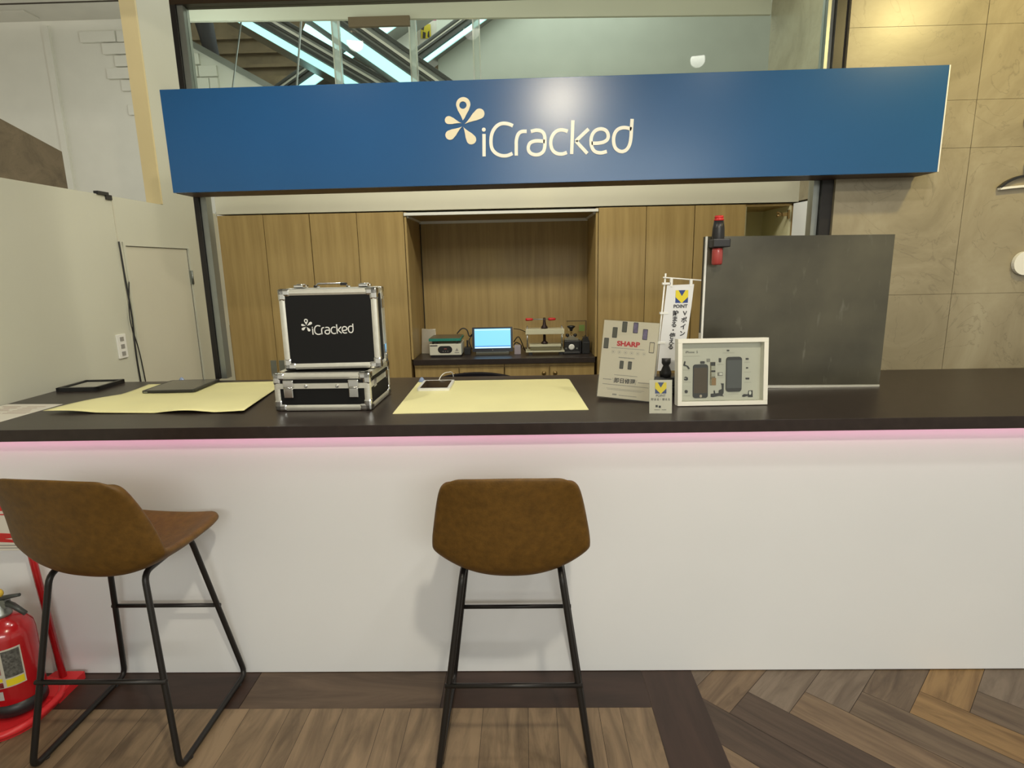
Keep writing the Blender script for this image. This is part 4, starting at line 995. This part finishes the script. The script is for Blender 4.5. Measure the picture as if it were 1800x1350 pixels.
B('top_plate', M_plate, prs, (-.146, .150, 0, .12, .158, .197), bev=.002); B('moving_plate', M_plate, prs, (-.118, .125, .005, .115, .062, .078), bev=.001); B('heat_block', mat('olive_metal', (.22, .20, .11), .4, .5), prs, (-.11, .12, .008, .11, .036, .060)); B('base_plate', M_plate, prs, (-.146, .152, 0, .12, .020, .032), bev=.001)
for x in (-.132, .135):
    for y in (.014, .106): MB().tube([(x, y, .030), (x, y, .215)], .0055, 10).build('guide_rod', M_chrome, prs)
MB().lathe([(.027, .078), (.026, .09), (.012, .10), (.010, .158)], 18, M=Matrix.Translation((0, .06, 0))).lathe([(.027, .197), (.026, .208), (.014, .225), (.010, .255), (.009, .28)], 18, M=Matrix.Translation((0, .06, 0))).build('screw', mat('oiled_iron', (.03, .015, .014), .4, .4), prs)
hb = MB().tube([(-.13, .06, .268), (.09, .06, .268)], .004, 8).build('handle_bar', M_steel, prs)
for s, x in ((-1, -.145), (1, .03)): MB().tube([(x, .06, .268), (x + .012, .06, .268), (x + .05, .06, .268), (x + .057, .06, .268)], [.009, .012, .010, .005], 12).build('handle_grip', M_redpl, hb)
for x in (-.125, .11): B('foot', M_blackpl, prs, (x, x + .03, .01, .1, 0, .020))
mc = thing('bonding_machine', 'black knobbed clamp machine with a round gauge, far right in the recess', 'machine', (.366, 4.44, Z2))
B('body', M_blackpl, mc, (-.055, .062, 0, .10, .004, .105), (-.065, .07, -.004, .11, 0, .02), bev=.006)
MB().prism([(-.052, .108), (.052, .108), (.052, .122), (.03, .126), (.02, .138), (-.02, .138), (-.03, .126), (-.052, .122)], .06, M=Matrix.Translation((0, .01, 0))).build('top_bracket', M_chrome, mc)
MB().lathe([(.023, 0), (.023, .004), (.012, .005)], 24, M=Matrix.Translation((0, 0, .055)) @ Matrix.Rotation(PI / 2, 4, 'X')).build('gauge', M_wht, mc)
MB().tube([(0, .04, .135), (0, .04, .195)], .005, 10).build('screw_rod', M_brass, mc)
MB().lathe([(.009, .175), (.012, .19), (.030, .205), (.030, .214), (.01, .218)], 18, M=Matrix.Translation((0, .04, 0))).build('star_knob', M_blackpl, mc)
for x in (-.030, .030): MB().lathe([(.006, .13), (.014, .138), (.014, .150), (.008, .155)], 14, M=Matrix.Translation((x, .03, 0))).build('side_knob', M_blackpl, mc)
for x in (-.042, .042): MB().lathe([(.007, 0), (.006, .004)], 12, M=Matrix.Translation((x, 0, .045)) @ Matrix.Rotation(PI / 2, 4, 'X')).build('screw_head', M_steel, mc)
cm = thing('tool_rack', 'cluster of black tools and blocks beside the clamp machine in the recess corner', 'tool rack', (.478, 4.45, Z2))
q = MB(); q.box(-.030, .030, 0, .11, 0, .09, bev=.004); q.prism([(-.03, .09), (.03, .09), (.01, .13), (-.0, .135), (-.02, .11)], .08); q.box(-.05, -.034, .02, .1, 0, .10, bev=.003); q.build('rack_block', M_blackpl, cm)
for x in (-.02, .0, .018): MB().tube([(x, .03, .08), (x, .03, .13)], .004, 8).build('tool_handle', M_blackpl, cm)
af = thing('acrylic_screen', 'framed clear screen standing behind the black tools in the recess corner', 'screen', (.425, 4.68, Z2))
q = MB(); q.box(-.08, .08, 0, .006, .228, .236); q.box(.072, .082, -.002, .01, 0, .236); q.build('frame', mat('bronze_frame', (.12, .08, .03), .4), af)
B('clear_pane', M_acryl, af, (-.08, .072, .002, .004, 0, .228)); B('green_sticker', mat('green_sticker', (.16, .24, .05), .5), af, (.02, .065, -.001, .001, .15, .20))

# ================================================================== RIGHT WALL EMBLEM, cut by the frame edge
wl = thing('wall_emblem', 'white and black round wall sign pieces at the far right edge', 'sign', (2.30, 2.822, 1.90))
def disc(r, n=28, cx=0, cz=0): return [(cx + r * math.cos(2 * PI * k / n), cz + r * math.sin(2 * PI * k / n)) for k in range(n)]
MB().prism(disc(.048, cx=.030, cz=.045), -.018).build('round_piece', M_wht, wl)
arcp = smooth_pts([(-.122, -.045), (-.09, -.020), (-.04, .0), (.02, .006), (.08, .0), (.14, -.045)], 5)
MB().stroke(arcp, .010, -.02).build('dark_arc', M_blackpl, wl)
MB().stroke(smooth_pts([(-.122, -.050), (-.07, -.045), (0, -.041), (.07, -.045), (.14, -.050)], 5), .010, -.02).build('white_edge', M_wht, wl)
wl2 = MB().prism(disc(.055, cx=2.345, cz=1.515), -.018, M=Matrix.Translation((0, 2.822, 0))).build('wall_emblem', M_wht); tag(wl2, 'lower white round wall sign piece at the right edge', 'sign')
wl3 = MB().prism(disc(.035, cx=2.288, cz=2.145), -.018, M=Matrix.Translation((0, 2.822, 0))).build('wall_emblem', M_wht); tag(wl3, 'topmost white wall sign piece at the right edge', 'sign')

# ================================================================== CEILING LAMPS (seen mirrored in the glass)
M_lamp = mat('lamp_face', (1, .9, .7), .5, emit=(1, .88, .62), es=34)
def lamp(x, y, z, label, r=.055):
    t = thing('ceiling_downlight', label, 'ceiling light', (x, y, z), group='hall downlights')
    MB().lathe([(r, -.004), (r, .0)], 24).build('lamp_lens', M_lamp, t); MB().lathe([(r + .003, -.008), (r + .022, -.003), (r + .024, .002), (r + .003, .0)], 24).build('bezel', M_wht, t)
lamp(-1.04, 1.79, 2.972, 'round downlight mirrored in the left of the upper glazing', .05)
lamp(-.29, 1.93, 2.972, 'round downlight mirrored in the middle of the upper glazing', .05)
lamp(.34, .03, 2.972, 'round downlight above the camera mirrored on the blue sign', .07)
bpy.context.view_layer.update()
